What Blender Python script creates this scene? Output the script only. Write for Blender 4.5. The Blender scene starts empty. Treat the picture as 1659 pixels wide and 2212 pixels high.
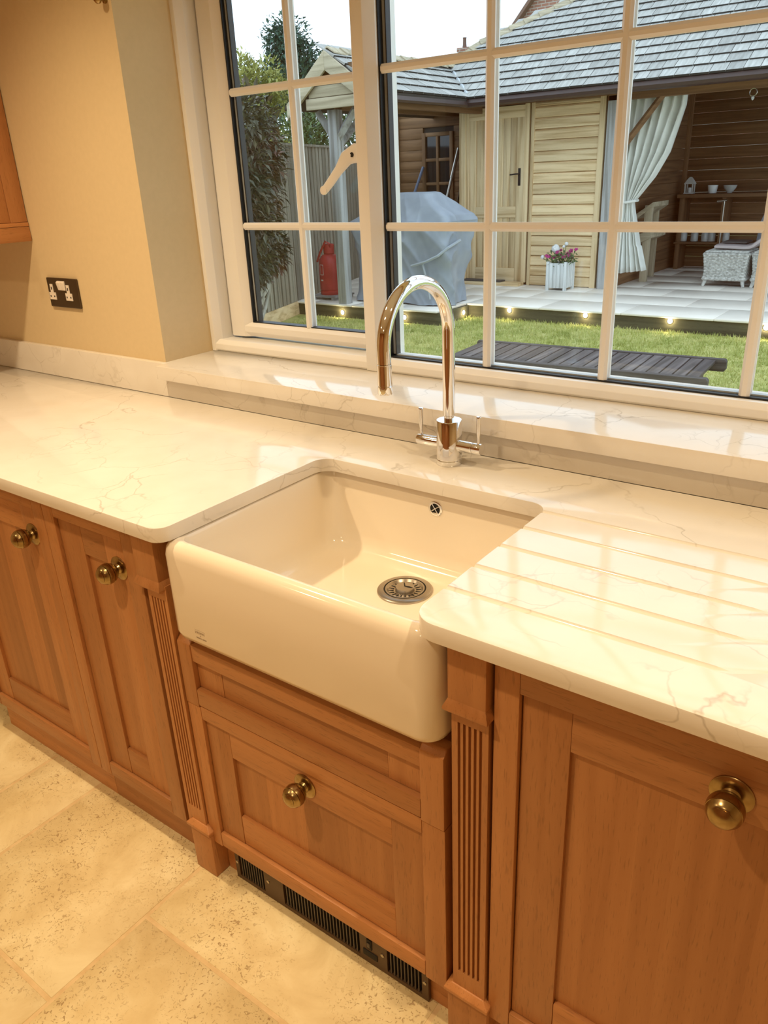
import bpy, bmesh, math, random
from mathutils import Vector, Matrix, noise
random.seed(7)
PI = math.pi
sc = bpy.context.scene
col = sc.collection

# ------------------------------------------------------------------ camera
cam_d = bpy.data.cameras.new('camera'); cam = bpy.data.objects.new('camera', cam_d); col.objects.link(cam)
cam.location = (1.09098, -1.40504, 1.47659)
cam.rotation_euler = [math.radians(a) for a in (66.59887, 2.28771, 36.17342)]
cam_d.sensor_fit = 'VERTICAL'; cam_d.sensor_height = 36.0; cam_d.lens = 1676.82 / 2212 * 36.0
cam_d.clip_start = 0.02; cam_d.clip_end = 200
sc.camera = cam

# ------------------------------------------------------------------ overcast sky
w = bpy.data.worlds.new('sky'); sc.world = w; w.use_nodes = True
bg = w.node_tree.nodes['Background']
bg.inputs[0].default_value = (0.70, 0.87, 1.0, 1); bg.inputs[1].default_value = 2.05

# ------------------------------------------------------------------ ceiling downlights (warm), wide fill spots added at the back, colour management
def spot(x, y, z, watts, size=130, rad=0.035, colr=(1.0, 0.76, 0.46)):
    d = bpy.data.lights.new('downlight_or_fill', 'SPOT'); d.energy = watts; d.color = colr
    d.spot_size = math.radians(size); d.spot_blend = 1.0; d.shadow_soft_size = rad
    o = bpy.data.objects.new('downlight_or_fill', d); col.objects.link(o); o.location = (x, y, z)
    return o
ZL = 2.385
spot(-0.74, -0.74, ZL, 98)
spot(1.40, -0.74, ZL, 85)
spot(0.15, -1.50, ZL, 76)
spot(-1.35, -2.3, ZL, 55, 172)  # back spot, cone opened nearly flat as added frontal fill
spot(0.90, -2.9, ZL, 40, 172)  # second wide back spot, added fill for window frames and cabinet fronts
vs = sc.view_settings
vs.view_transform = 'Standard'; vs.look = 'None'; vs.exposure = 0.0; vs.gamma = 1.0; vs.use_curve_mapping = False

# ------------------------------------------------------------------ materials
MATS = {}
def newmat(name):
    m = bpy.data.materials.new(name); m.use_nodes = True; MATS[name] = m
    nt = m.node_tree
    return m, nt, nt.nodes, nt.links, nt.nodes['Principled BSDF']
def plain(name, c, rough=0.5, metal=0.0, spec=0.5, **kw):
    m, nt, N, L, b = newmat(name)
    b.inputs['Base Color'].default_value = (*c, 1); b.inputs['Roughness'].default_value = rough
    b.inputs['Metallic'].default_value = metal; b.inputs['Specular IOR Level'].default_value = spec
    for k, v in kw.items(): b.inputs[k].default_value = v
    return m
def ramp(N, stops):
    r = N.new('ShaderNodeValToRGB'); e = r.color_ramp.elements
    while len(e) < len(stops): e.new(0.5)
    for el, (p, c) in zip(e, stops):
        el.position = p; el.color = (*c, 1)
    return r
def bumped(N, L, b, src, strength, dist=0.002):
    bp_ = N.new('ShaderNodeBump'); bp_.inputs['Strength'].default_value = strength; bp_.inputs['Distance'].default_value = dist
    L.new(src, bp_.inputs['Height']); L.new(bp_.outputs[0], b.inputs['Normal'])
def noise_mat(name, stops, scale=20, detail=4, rough=0.6, bump=0.0, bdist=0.002, stretch=(1, 1, 1), world=False, spec=0.5, tone=0.0, dist=0.0, metal=0.0):
    m, nt, N, L, b = newmat(name)
    if world:
        g = N.new('ShaderNodeNewGeometry'); src = g.outputs['Position']
    else:
        g = N.new('ShaderNodeTexCoord'); src = g.outputs['Object']
    mp = N.new('ShaderNodeMapping'); mp.inputs['Scale'].default_value = stretch; L.new(src, mp.inputs[0])
    oi = N.new('ShaderNodeObjectInfo')
    if not world:
        mul = N.new('ShaderNodeVectorMath'); mul.operation = 'SCALE'; mul.inputs[0].default_value = (13.7, 7.1, 9.3); L.new(oi.outputs['Random'], mul.inputs['Scale'])
        L.new(mul.outputs[0], mp.inputs['Location'])
    n = N.new('ShaderNodeTexNoise'); n.inputs['Scale'].default_value = scale; n.inputs['Detail'].default_value = detail; n.inputs['Distortion'].default_value = dist
    L.new(mp.outputs[0], n.inputs['Vector'])
    r = ramp(N, stops); L.new(n.outputs[0], r.inputs[0])
    out = r.outputs[0]
    if tone > 0:
        mr = N.new('ShaderNodeMapRange'); mr.inputs[3].default_value = 1 - tone; mr.inputs[4].default_value = 1 + tone
        L.new(oi.outputs['Random'], mr.inputs[0])
        vm = N.new('ShaderNodeVectorMath'); vm.operation = 'SCALE'; L.new(out, vm.inputs[0]); L.new(mr.outputs[0], vm.inputs['Scale']); out = vm.outputs[0]
    L.new(out, b.inputs['Base Color'])
    b.inputs['Roughness'].default_value = rough; b.inputs['Specular IOR Level'].default_value = spec; b.inputs['Metallic'].default_value = metal
    if bump: bumped(N, L, b, n.outputs[0], bump, bdist)
    return m
def wood(name, dark, mid, light, axis='z', rough=0.38, tone=0.10, scale=1.0, fleck=0.35, bump=0.05):
    """long-grained timber: stretched noise streaks plus short pore flecks"""
    m, nt, N, L, b = newmat(name)
    tc = N.new('ShaderNodeTexCoord'); oi = N.new('ShaderNodeObjectInfo')
    mul = N.new('ShaderNodeVectorMath'); mul.operation = 'SCALE'; mul.inputs[0].default_value = (23.7, 17.1, 19.3); L.new(oi.outputs['Random'], mul.inputs['Scale'])
    s = {'x': (0.7, 16, 16), 'y': (16, 0.7, 16), 'z': (16, 16, 0.7)}[axis]
    mp = N.new('ShaderNodeMapping'); mp.inputs['Scale'].default_value = [a * scale for a in s]
    L.new(tc.outputs['Object'], mp.inputs[0]); L.new(mul.outputs[0], mp.inputs['Location'])
    n = N.new('ShaderNodeTexNoise'); n.inputs['Scale'].default_value = 2.4; n.inputs['Detail'].default_value = 6; n.inputs['Distortion'].default_value = 0.6
    L.new(mp.outputs[0], n.inputs[0])
    r = ramp(N, [(0.30, dark), (0.52, mid), (0.74, light)]); L.new(n.outputs[0], r.inputs[0])
    mp2 = N.new('ShaderNodeMapping'); mp2.inputs['Scale'].default_value = [a * scale * (5.5 if a < 1 else 2.6) * 4 for a in s]
    L.new(tc.outputs['Object'], mp2.inputs[0])
    n2 = N.new('ShaderNodeTexNoise'); n2.inputs['Scale'].default_value = 3.2; n2.inputs['Detail'].default_value = 2; L.new(mp2.outputs[0], n2.inputs[0])
    r2 = ramp(N, [(0.30, (1 - fleck,) * 3), (0.42, (1, 1, 1))]); L.new(n2.outputs[0], r2.inputs[0])
    mx = N.new('ShaderNodeMix'); mx.data_type = 'RGBA'; mx.blend_type = 'MULTIPLY'; mx.inputs[0].default_value = 1.0
    L.new(r.outputs[0], mx.inputs['A']); L.new(r2.outputs[0], mx.inputs['B'])
    mr = N.new('ShaderNodeMapRange'); mr.inputs[3].default_value = 1 - tone; mr.inputs[4].default_value = 1 + tone; L.new(oi.outputs['Random'], mr.inputs[0])
    vm = N.new('ShaderNodeVectorMath'); vm.operation = 'SCALE'; L.new(mx.outputs['Result'], vm.inputs[0]); L.new(mr.outputs[0], vm.inputs['Scale'])
    L.new(vm.outputs[0], b.inputs['Base Color'])
    b.inputs['Roughness'].default_value = rough; b.inputs['Specular IOR Level'].default_value = 0.35
    if bump: bumped(N, L, b, n2.outputs[0], bump, 0.001)
    return m
BD, BM_, BL = (0.40, 0.165, 0.056), (0.46, 0.20, 0.072), (0.51, 0.23, 0.086)
for ax in 'xyz':
    wood('beech_' + ax, BD, BM_, BL, ax, tone=0.13, scale=0.75, fleck=0.22)
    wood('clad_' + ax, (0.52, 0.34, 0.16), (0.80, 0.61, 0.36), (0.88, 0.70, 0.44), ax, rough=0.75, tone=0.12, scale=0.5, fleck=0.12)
    wood('greypost_' + ax, (0.22, 0.21, 0.19), (0.40, 0.40, 0.39), (0.52, 0.53, 0.53), ax, rough=0.85, tone=0.08, scale=0.6, fleck=0.2)
    wood('greenpine_' + ax, (0.31, 0.26, 0.17), (0.47, 0.40, 0.275), (0.56, 0.485, 0.35), ax, rough=0.8, tone=0.1, scale=0.5, fleck=0.15)
    wood('sleeper_' + ax, (0.06, 0.055, 0.03), (0.11, 0.10, 0.055), (0.17, 0.155, 0.09), ax, rough=0.9, tone=0.1, scale=0.4, fleck=0.3)
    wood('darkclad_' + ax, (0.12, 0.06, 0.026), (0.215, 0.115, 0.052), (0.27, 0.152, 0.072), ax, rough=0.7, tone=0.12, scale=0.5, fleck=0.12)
wood('fence_z', (0.22, 0.19, 0.14), (0.36, 0.33, 0.26), (0.47, 0.44, 0.36), 'z', rough=0.9, tone=0.15, scale=0.6, fleck=0.2)
wood('bench_y', (0.05, 0.04, 0.035), (0.105, 0.085, 0.08), (0.19, 0.16, 0.15), 'y', rough=0.6, tone=0.25, scale=0.7, fleck=0.2)
wood('bench_x', (0.05, 0.04, 0.035), (0.09, 0.075, 0.07), (0.15, 0.13, 0.12), 'x', rough=0.6, tone=0.1, scale=0.7, fleck=0.2)
wood('white_plank', (0.52, 0.54, 0.52), (0.72, 0.74, 0.72), (0.84, 0.86, 0.84), 'z', rough=0.8, tone=0.05, scale=0.8, fleck=0.1)

def quartz(name, warm=1.0):
    m, nt, N, L, b = newmat(name)
    g = N.new('ShaderNodeNewGeometry')
    nz = N.new('ShaderNodeTexNoise'); nz.inputs['Scale'].default_value = 5; nz.inputs['Detail'].default_value = 5; L.new(g.outputs['Position'], nz.inputs[0])
    sub = N.new('ShaderNodeVectorMath'); sub.operation = 'SUBTRACT'; sub.inputs[1].default_value = (.5, .5, .5); L.new(nz.outputs['Color'], sub.inputs[0])
    scl = N.new('ShaderNodeVectorMath'); scl.operation = 'SCALE'; scl.inputs['Scale'].default_value = 0.22; L.new(sub.outputs[0], scl.inputs[0])
    add = N.new('ShaderNodeVectorMath'); L.new(g.outputs['Position'], add.inputs[0]); L.new(scl.outputs[0], add.inputs[1])
    base = (0.81, 0.765, 0.70)
    last = None
    for k, (s, wdt, thr, colr) in enumerate([(6.5, 0.016, 0.50, (0.48, 0.425, 0.35)), (17, 0.035, 0.57, (0.50, 0.45, 0.38)), (3.1, 0.008, 0.47, (0.44, 0.39, 0.32))]):
        vo = N.new('ShaderNodeTexVoronoi'); vo.feature = 'DISTANCE_TO_EDGE'; vo.inputs['Scale'].default_value = s; L.new(add.outputs[0], vo.inputs['Vector'])
        mr = N.new('ShaderNodeMapRange'); mr.inputs[1].default_value = 0.0; mr.inputs[2].default_value = wdt; mr.inputs[3].default_value = 1; mr.inputs[4].default_value = 0
        L.new(vo.outputs['Distance'], mr.inputs[0])
        nm = N.new('ShaderNodeTexNoise'); nm.inputs['Scale'].default_value = 3.0 + 2 * k; nm.inputs['Detail'].default_value = 3
        off = N.new('ShaderNodeVectorMath'); off.inputs[1].default_value = (3.1 * k + 1, 5.7, 2.3); L.new(g.outputs['Position'], off.inputs[0]); L.new(off.outputs[0], nm.inputs[0])
        mk = N.new('ShaderNodeMapRange'); mk.inputs[1].default_value = thr; mk.inputs[2].default_value = thr + 0.14; L.new(nm.outputs[0], mk.inputs[0])
        mu = N.new('ShaderNodeMath'); mu.operation = 'MULTIPLY'; L.new(mr.outputs[0], mu.inputs[0]); L.new(mk.outputs[0], mu.inputs[1])
        m2 = N.new('ShaderNodeMath'); m2.operation = 'MULTIPLY'; m2.inputs[1].default_value = 0.62; L.new(mu.outputs[0], m2.inputs[0])
        mx = N.new('ShaderNodeMix'); mx.data_type = 'RGBA'; L.new(m2.outputs[0], mx.inputs[0])
        if last is None: mx.inputs['A'].default_value = (*base, 1)
        else: L.new(last, mx.inputs['A'])
        mx.inputs['B'].default_value = (*colr, 1); last = mx.outputs['Result']
    cl = N.new('ShaderNodeTexNoise'); cl.inputs['Scale'].default_value = 9; cl.inputs['Detail'].default_value = 6; L.new(g.outputs['Position'], cl.inputs[0])
    rr = ramp(N, [(0.35, (0.95, 0.94, 0.925)), (0.65, (1, 1, 1))]); L.new(cl.outputs[0], rr.inputs[0])
    mx = N.new('ShaderNodeMix'); mx.data_type = 'RGBA'; mx.blend_type = 'MULTIPLY'; mx.inputs[0].default_value = 1; L.new(last, mx.inputs['A']); L.new(rr.outputs[0], mx.inputs['B'])
    L.new(mx.outputs['Result'], b.inputs['Base Color'])
    b.inputs['Roughness'].default_value = 0.10; b.inputs['Specular IOR Level'].default_value = 0.55
    return m
quartz('quartz')
# travertine floor
def travertine():
    m, nt, N, L, b = newmat('travertine')
    g = N.new('ShaderNodeNewGeometry'); oi = N.new('ShaderNodeObjectInfo')
    mul = N.new('ShaderNodeVectorMath'); mul.operation = 'SCALE'; mul.inputs[0].default_value = (5.7, 7.1, 3.3); L.new(oi.outputs['Random'], mul.inputs['Scale'])
    ad = N.new('ShaderNodeVectorMath'); L.new(g.outputs['Position'], ad.inputs[0]); L.new(mul.outputs[0], ad.inputs[1])
    n1 = N.new('ShaderNodeTexNoise'); n1.inputs['Scale'].default_value = 7; n1.inputs['Detail'].default_value = 8; n1.inputs['Roughness'].default_value = 0.6; n1.inputs['Distortion'].default_value = 0.8; L.new(ad.outputs[0], n1.inputs[0])
    r1 = ramp(N, [(0.32, (0.62, 0.475, 0.24)), (0.5, (0.70, 0.56, 0.305)), (0.70, (0.79, 0.67, 0.405))]); L.new(n1.outputs[0], r1.inputs[0])
    n2 = N.new('ShaderNodeTexNoise'); n2.inputs['Scale'].default_value = 125; n2.inputs['Detail'].default_value = 5; n2.inputs['Distortion'].default_value = 1.5; L.new(ad.outputs[0], n2.inputs[0])
    n3 = N.new('ShaderNodeTexNoise'); n3.inputs['Scale'].default_value = 5; n3.inputs['Detail'].default_value = 3; L.new(ad.outputs[0], n3.inputs[0])
    pit = N.new('ShaderNodeMapRange'); pit.inputs[1].default_value = 0.59; pit.inputs[2].default_value = 0.66; L.new(n2.outputs[0], pit.inputs[0])
    pm = N.new('ShaderNodeMapRange'); pm.inputs[1].default_value = 0.36; pm.inputs[2].default_value = 0.60; L.new(n3.outputs[0], pm.inputs[0])
    mm = N.new('ShaderNodeMath'); mm.operation = 'MULTIPLY'; L.new(pit.outputs[0], mm.inputs[0]); L.new(pm.outputs[0], mm.inputs[1])
    mx = N.new('ShaderNodeMix'); mx.data_type = 'RGBA'; mx.inputs['B'].default_value = (0.40, 0.265, 0.12, 1); L.new(mm.outputs[0], mx.inputs[0]); L.new(r1.outputs[0], mx.inputs['A'])
    L.new(mx.outputs['Result'], b.inputs['Base Color'])
    b.inputs['Roughness'].default_value = 0.6
    inv = N.new('ShaderNodeMath'); inv.operation = 'SUBTRACT'; inv.inputs[0].default_value = 1; L.new(mm.outputs[0], inv.inputs[1])
    bumped(N, L, b, inv.outputs[0], 0.5, 0.003)
travertine()
noise_mat('grout', [(0.3, (0.58, 0.41, 0.21)), (0.7, (0.70, 0.53, 0.30))], 30, 4, 0.85, world=True)
noise_mat('wall_paint', [(0.3, (0.70, 0.555, 0.335)), (0.7, (0.725, 0.575, 0.35))], 60, 3, 0.85, 0.06, 0.001, world=True, spec=0.2)
noise_mat('ceiling_paint', [(0.3, (0.80, 0.76, 0.68)), (0.7, (0.82, 0.78, 0.70))], 60, 3, 0.9, world=True, spec=0.2)
plain('upvc', (0.88, 0.86, 0.83), 0.32)
plain('gasket', (0.012, 0.013, 0.016), 0.5)
plain('spacer', (0.45, 0.50, 0.53), 0.35)
plain('chrome', (0.86, 0.86, 0.87), 0.045, 1.0)
plain('steel', (0.46, 0.42, 0.37), 0.28, 1.0)
noise_mat('brass', [(0.3, (0.30, 0.21, 0.09)), (0.7, (0.46, 0.34, 0.17))], 60, 3, 0.24, metal=1.0)
plain('ceramic', (0.83, 0.735, 0.60), 0.10, spec=0.55)
plain('ink', (0.42, 0.32, 0.22), 0.5)
plain('bronze_plate', (0.10, 0.068, 0.04), 0.32, 0.65)
plain('white_plastic', (0.86, 0.78, 0.68), 0.35)
plain('black', (0.008, 0.007, 0.006), 0.7)
plain('heater_brown', (0.085, 0.045, 0.02), 0.45)
plain('heater_slat', (0.10, 0.085, 0.075), 0.4, 0.5)
# outdoors
noise_mat('lawn', [(0.3, (0.26, 0.29, 0.075)), (0.5, (0.42, 0.42, 0.14)), (0.72, (0.56, 0.52, 0.22))], 14, 6, 0.95, world=True, spec=0.1)
noise_mat('grass_blade', [(0.3, (0.30, 0.34, 0.08)), (0.52, (0.52, 0.53, 0.18)), (0.72, (0.70, 0.65, 0.30))], 6, 4, 0.9, world=True, spec=0.15)
noise_mat('paving', [(0.3, (0.86, 0.78, 0.68)), (0.7, (0.94, 0.87, 0.77))], 4, 5, 0.45, world=True, tone=0.03)
noise_mat('shingle', [(0.3, (0.33, 0.32, 0.29)), (0.55, (0.44, 0.43, 0.40)), (0.75, (0.53, 0.52, 0.485))], 9, 4, 0.9, stretch=(4, 0.5, 1), tone=0.16)
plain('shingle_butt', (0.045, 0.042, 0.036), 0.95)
noise_mat('roof_board', [(0.3, (0.03, 0.026, 0.02)), (0.7, (0.05, 0.042, 0.03))], 9, 4, 0.9)
plain('gutter', (0.05, 0.028, 0.022), 0.4)
noise_mat('cover_grey', [(0.3, (0.27, 0.30, 0.345)), (0.7, (0.33, 0.36, 0.405))], 8, 4, 0.62, spec=0.4)
plain('cover_strap', (0.36, 0.39, 0.42), 0.7)
noise_mat('gas_red', [(0.3, (0.42, 0.03, 0.03)), (0.7, (0.55, 0.05, 0.045))], 9, 3, 0.45)
plain('label_white', (0.7, 0.66, 0.64), 0.6)
noise_mat('canvas', [(0.3, (0.70, 0.70, 0.64)), (0.7, (0.82, 0.82, 0.77))], 6, 4, 0.9, spec=0.1)
noise_mat('rattan', [(0.35, (0.40, 0.39, 0.35)), (0.65, (0.66, 0.65, 0.60))], 40, 2, 0.8, tone=0.1)
plain('rattan_dark', (0.20, 0.185, 0.16), 0.9)
plain('cushion_fabric', (0.52, 0.44, 0.43), 0.9, spec=0.1)
plain('cushion_dark', (0.10, 0.09, 0.085), 0.9, spec=0.1)
plain('petal_white', (0.86, 0.86, 0.86), 0.7)
noise_mat('petal_magenta', [(0.35, (0.30, 0.01, 0.10)), (0.7, (0.52, 0.05, 0.25))], 40, 2, 0.7, tone=0.2)
noise_mat('leaf_green', [(0.3, (0.05, 0.10, 0.03)), (0.7, (0.13, 0.19, 0.06))], 8, 3, 0.55, world=True)
noise_mat('leaf_hedge', [(0.32, (0.035, 0.05, 0.022)), (0.5, (0.085, 0.075, 0.04)), (0.68, (0.17, 0.075, 0.05))], 2.2, 4, 0.35, world=True)  # reddish stop paints the brown kitchen's reflection in the pane into the leaves
noise_mat('leaf_conifer', [(0.3, (0.035, 0.085, 0.055)), (0.7, (0.10, 0.18, 0.12))], 3, 4, 0.7, world=True)
noise_mat('leaf_golden', [(0.3, (0.20, 0.23, 0.05)), (0.7, (0.44, 0.42, 0.13))], 3, 4, 0.7, world=True)
noise_mat('bark', [(0.3, (0.34, 0.32, 0.27)), (0.7, (0.60, 0.57, 0.50))], 20, 4, 0.9, stretch=(1, 1, 0.3))
noise_mat('bark_dark', [(0.3, (0.04, 0.035, 0.025)), (0.7, (0.09, 0.075, 0.05))], 20, 4, 0.9, stretch=(1, 1, 0.3))
plain('dark_metal', (0.035, 0.033, 0.03), 0.4, 0.6)
plain('pole_white', (0.62, 0.65, 0.66), 0.4)
plain('pole_blue', (0.12, 0.16, 0.25), 0.5)
plain('dark_glass', (0.012, 0.014, 0.016), 0.08)
plain('doormat', (0.10, 0.085, 0.07), 0.95)
plain('lantern_white', (0.55, 0.53, 0.49), 0.6)
plain('clear_cup', (0.50, 0.50, 0.48), 0.2)
plain('roof_tile_far', (0.20, 0.12, 0.09), 0.9)
plain('lead_flash', (0.55, 0.58, 0.60), 0.6)
def brick():
    m, nt, N, L, b = newmat('brick')
    tc = N.new('ShaderNodeTexCoord'); mp = N.new('ShaderNodeMapping'); mp.inputs['Rotation'].default_value = (PI / 2, 0, 0); L.new(tc.outputs['Object'], mp.inputs[0])
    t = N.new('ShaderNodeTexBrick'); t.inputs['Color1'].default_value = (0.36, 0.17, 0.12, 1); t.inputs['Color2'].default_value = (0.26, 0.125, 0.09, 1); t.inputs['Mortar'].default_value = (0.42, 0.37, 0.33, 1)
    t.inputs['Scale'].default_value = 1.0; t.inputs['Brick Width'].default_value = 0.23; t.inputs['Row Height'].default_value = 0.078; t.inputs['Mortar Size'].default_value = 0.011
    L.new(mp.outputs[0], t.inputs[0]); L.new(t.outputs[0], b.inputs[0]); b.inputs['Roughness'].default_value = 0.9
brick()
def glass():
    m = bpy.data.materials.new('pane_glass'); m.use_nodes = True; MATS['pane_glass'] = m
    nt = m.node_tree; N, L = nt.nodes, nt.links; N.clear()
    o = N.new('ShaderNodeOutputMaterial'); mix = N.new('ShaderNodeMixShader'); t = N.new('ShaderNodeBsdfTransparent'); g = N.new('ShaderNodeBsdfGlossy')
    g.inputs['Roughness'].default_value = 0.0; t.inputs[0].default_value = (0.985, 0.985, 0.985, 1)
    # Schlick reflectance from the angle to the pane, the same on both faces
    ge = N.new('ShaderNodeNewGeometry'); dt = N.new('ShaderNodeVectorMath'); dt.operation = 'DOT_PRODUCT'; L.new(ge.outputs['Normal'], dt.inputs[0]); L.new(ge.outputs['Incoming'], dt.inputs[1])
    def mth(op, a=None, b=None):
        q = N.new('ShaderNodeMath'); q.operation = op
        for i, v_ in enumerate((a, b)):
            if v_ is None: continue
            if isinstance(v_, (int, float)): q.inputs[i].default_value = v_
            else: L.new(v_, q.inputs[i])
        return q.outputs[0]
    c = mth('ABSOLUTE', dt.outputs['Value']); p5 = mth('POWER', mth('SUBTRACT', 1.0, c), 5.0)
    L.new(mth('ADD', mth('MULTIPLY', p5, 0.96), 0.04), mix.inputs[0])
    L.new(t.outputs[0], mix.inputs[1]); L.new(g.outputs[0], mix.inputs[2]); L.new(mix.outputs[0], o.inputs[0])
glass()
def emit(name, c, s):
    m, nt, N, L, b = newmat(name)
    b.inputs['Base Color'].default_value = (*c, 1); b.inputs['Emission Color'].default_value = (*c, 1); b.inputs['Emission Strength'].default_value = s
emit('lamp_lens', (1.0, 0.90, 0.66), 14)

# ------------------------------------------------------------------ geometry helpers
class MB:
    def __init__(s): s.v = []; s.f = []; s.m = []
    def add(s, vs, fs, mi=0):
        o = len(s.v); s.v += [tuple(p) for p in vs]; s.f += [tuple(o + i for i in f) for f in fs]; s.m += [mi] * len(fs); return s
    def box(s, x0, x1, y0, y1, z0, z1, mi=0):
        return s.add([(x0, y0, z0), (x1, y0, z0), (x1, y1, z0), (x0, y1, z0), (x0, y0, z1), (x1, y0, z1), (x1, y1, z1), (x0, y1, z1)],
                     [(3, 2, 1, 0), (4, 5, 6, 7), (0, 1, 5, 4), (1, 2, 6, 5), (2, 3, 7, 6), (3, 0, 4, 7)], mi)
    def prism(s, poly, a0, a1, axis='z', mi=0):
        """poly in the two other axes (x,y | x,z | y,z), extruded along axis"""
        def P(p, a): return {'z': (p[0], p[1], a), 'y': (p[0], a, p[1]), 'x': (a, p[0], p[1])}[axis]
        n = len(poly)
        vs = [P(p, a0) for p in poly] + [P(p, a1) for p in poly]
        fs = [tuple(range(n)), tuple(range(2 * n - 1, n - 1, -1))] + [(i, i + n, (i + 1) % n + n, (i + 1) % n) for i in range(n)]
        return s.add(vs, fs, mi)
    def tube(s, pts, r, n=16, mi=0, cap=True):
        pts = [Vector(p) for p in pts]; m = len(pts)
        rad = r if isinstance(r, (list, tuple)) else [r] * m
        T = [(pts[min(i + 1, m - 1)] - pts[max(i - 1, 0)]).normalized() for i in range(m)]
        up = Vector((0, 0, 1)) if abs(T[0].z) < 0.9 else Vector((1, 0, 0))
        u = T[0].cross(up).normalized(); vs = []
        for i in range(m):
            u = (u - T[i] * u.dot(T[i])).normalized(); w_ = T[i].cross(u)
            for k in range(n):
                a = 2 * PI * k / n; vs.append(pts[i] + (u * math.cos(a) + w_ * math.sin(a)) * rad[i])
        fs = [(i * n + k, i * n + (k + 1) % n, (i + 1) * n + (k + 1) % n, (i + 1) * n + k) for i in range(m - 1) for k in range(n)]
        if cap: fs += [tuple(range(n - 1, -1, -1)), tuple(range((m - 1) * n, m * n))]
        return s.add(vs, fs, mi)
    def lathe(s, prof, c=(0, 0, 0), axis='z', n=32, mi=0):
        """prof: (radius, height) pairs"""
        vs = []
        for r, h in prof:
            for k in range(n):
                a = 2 * PI * k / n; p, q = r * math.cos(a), r * math.sin(a)
                d = {'z': (p, q, h), 'y': (p, h, q), '-y': (p, -h, q), 'x': (h, p, q)}[axis]
                vs.append((c[0] + d[0], c[1] + d[1], c[2] + d[2]))
        m = len(prof)
        fs = [(i * n + k, i * n + (k + 1) % n, (i + 1) * n + (k + 1) % n, (i + 1) * n + k) for i in range(m - 1) for k in range(n)]
        fs += [tuple(range(n - 1, -1, -1)), tuple(range((m - 1) * n, m * n))]
        return s.add(vs, fs, mi)
    def loft(s, rings, mi=0, cap0=True, cap1=True):
        n = len(rings[0]); vs = [p for r in rings for p in r]
        fs = [(i * n + k, i * n + (k + 1) % n, (i + 1) * n + (k + 1) % n, (i + 1) * n + k) for i in range(len(rings) - 1) for k in range(n)]
        if cap0: fs.append(tuple(range(n - 1, -1, -1)))
        if cap1: fs.append(tuple(range((len(rings) - 1) * n, len(rings) * n)))
        return s.add(vs, fs, mi)
    def xf(s, fn): s.v = [tuple(fn(Vector(p))) for p in s.v]; return s
    def build(s, name, mat, parent=None, bevel=0.0, smooth=False, seg=2, recalc=True, origin=None):
        me = bpy.data.meshes.new(name)
        off = wloc(parent) if parent else Vector(origin or (0, 0, 0))
        me.from_pydata([tuple(Vector(p) - off) for p in s.v], [], s.f)
        mats = mat if isinstance(mat, (list, tuple)) else [mat]
        for q in mats: me.materials.append(MATS[q])
        if len(mats) > 1: me.polygons.foreach_set('material_index', s.m)
        if recalc or bevel:
            b = bmesh.new(); b.from_mesh(me)
            if recalc: bmesh.ops.recalc_face_normals(b, faces=b.faces)
            if bevel:
                ed = [e for e in b.edges if len(e.link_faces) == 2 and e.calc_face_angle(0) > 0.5]
                bmesh.ops.bevel(b, geom=ed, offset=bevel, segments=seg, affect='EDGES', profile=0.6, clamp_overlap=True)
            b.to_mesh(me); b.free()
        if smooth or bevel:
            me.polygons.foreach_set('use_smooth', [True] * len(me.polygons))
            me.set_sharp_from_angle(angle=math.radians(38 if not bevel else 50))
        me.update()
        o = bpy.data.objects.new(name, me); col.objects.link(o)
        if parent: o.parent = parent
        else: o.location = off
        return o
def wloc(o):
    l = Vector((0, 0, 0))
    while o: l += Vector(o.location); o = o.parent
    return l
def tag(o, label, cat, group=None, kind=None):
    o['label'] = label; o['category'] = cat
    if group: o['group'] = group
    if kind: o['kind'] = kind
    return o
def thing(name, label, cat, loc, group=None, kind=None):
    o = bpy.data.objects.new(name, None); col.objects.link(o); o.location = loc; o.empty_display_size = 0.05
    return tag(o, label, cat, group, kind)
def B(name, mat, parent, x0, x1, y0, y1, z0, z1, bevel=0.0, seg=2):
    return MB().box(x0, x1, y0, y1, z0, z1).build(name, mat, parent, bevel, seg=seg)
def rrect(cx, cy, hx, hy, r, z, n=8):
    pts = []
    for (sx, sy, a0) in ((1, 1, 0), (-1, 1, 90), (-1, -1, 180), (1, -1, 270)):
        for k in range(n + 1):
            a = math.radians(a0 + 90 * k / n)
            pts.append((cx + sx * (hx - r) + r * math.cos(a), cy + sy * (hy - r) + r * math.sin(a), z))
    return pts
def arc(cx, cy, r, a0, a1, n=8):
    return [(cx + r * math.cos(math.radians(a0 + (a1 - a0) * k / n)), cy + r * math.sin(math.radians(a0 + (a1 - a0) * k / n))) for k in range(n + 1)]
def copy_tree(o, loc, label=None):
    r = o.copy(); col.objects.link(r); r.location = loc
    if label: r['label'] = label
    for ch in list(o.children):
        c = ch.copy(); col.objects.link(c); c.parent = r
        for g in list(ch.children):
            d = g.copy(); col.objects.link(d); d.parent = c
    return r

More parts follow.
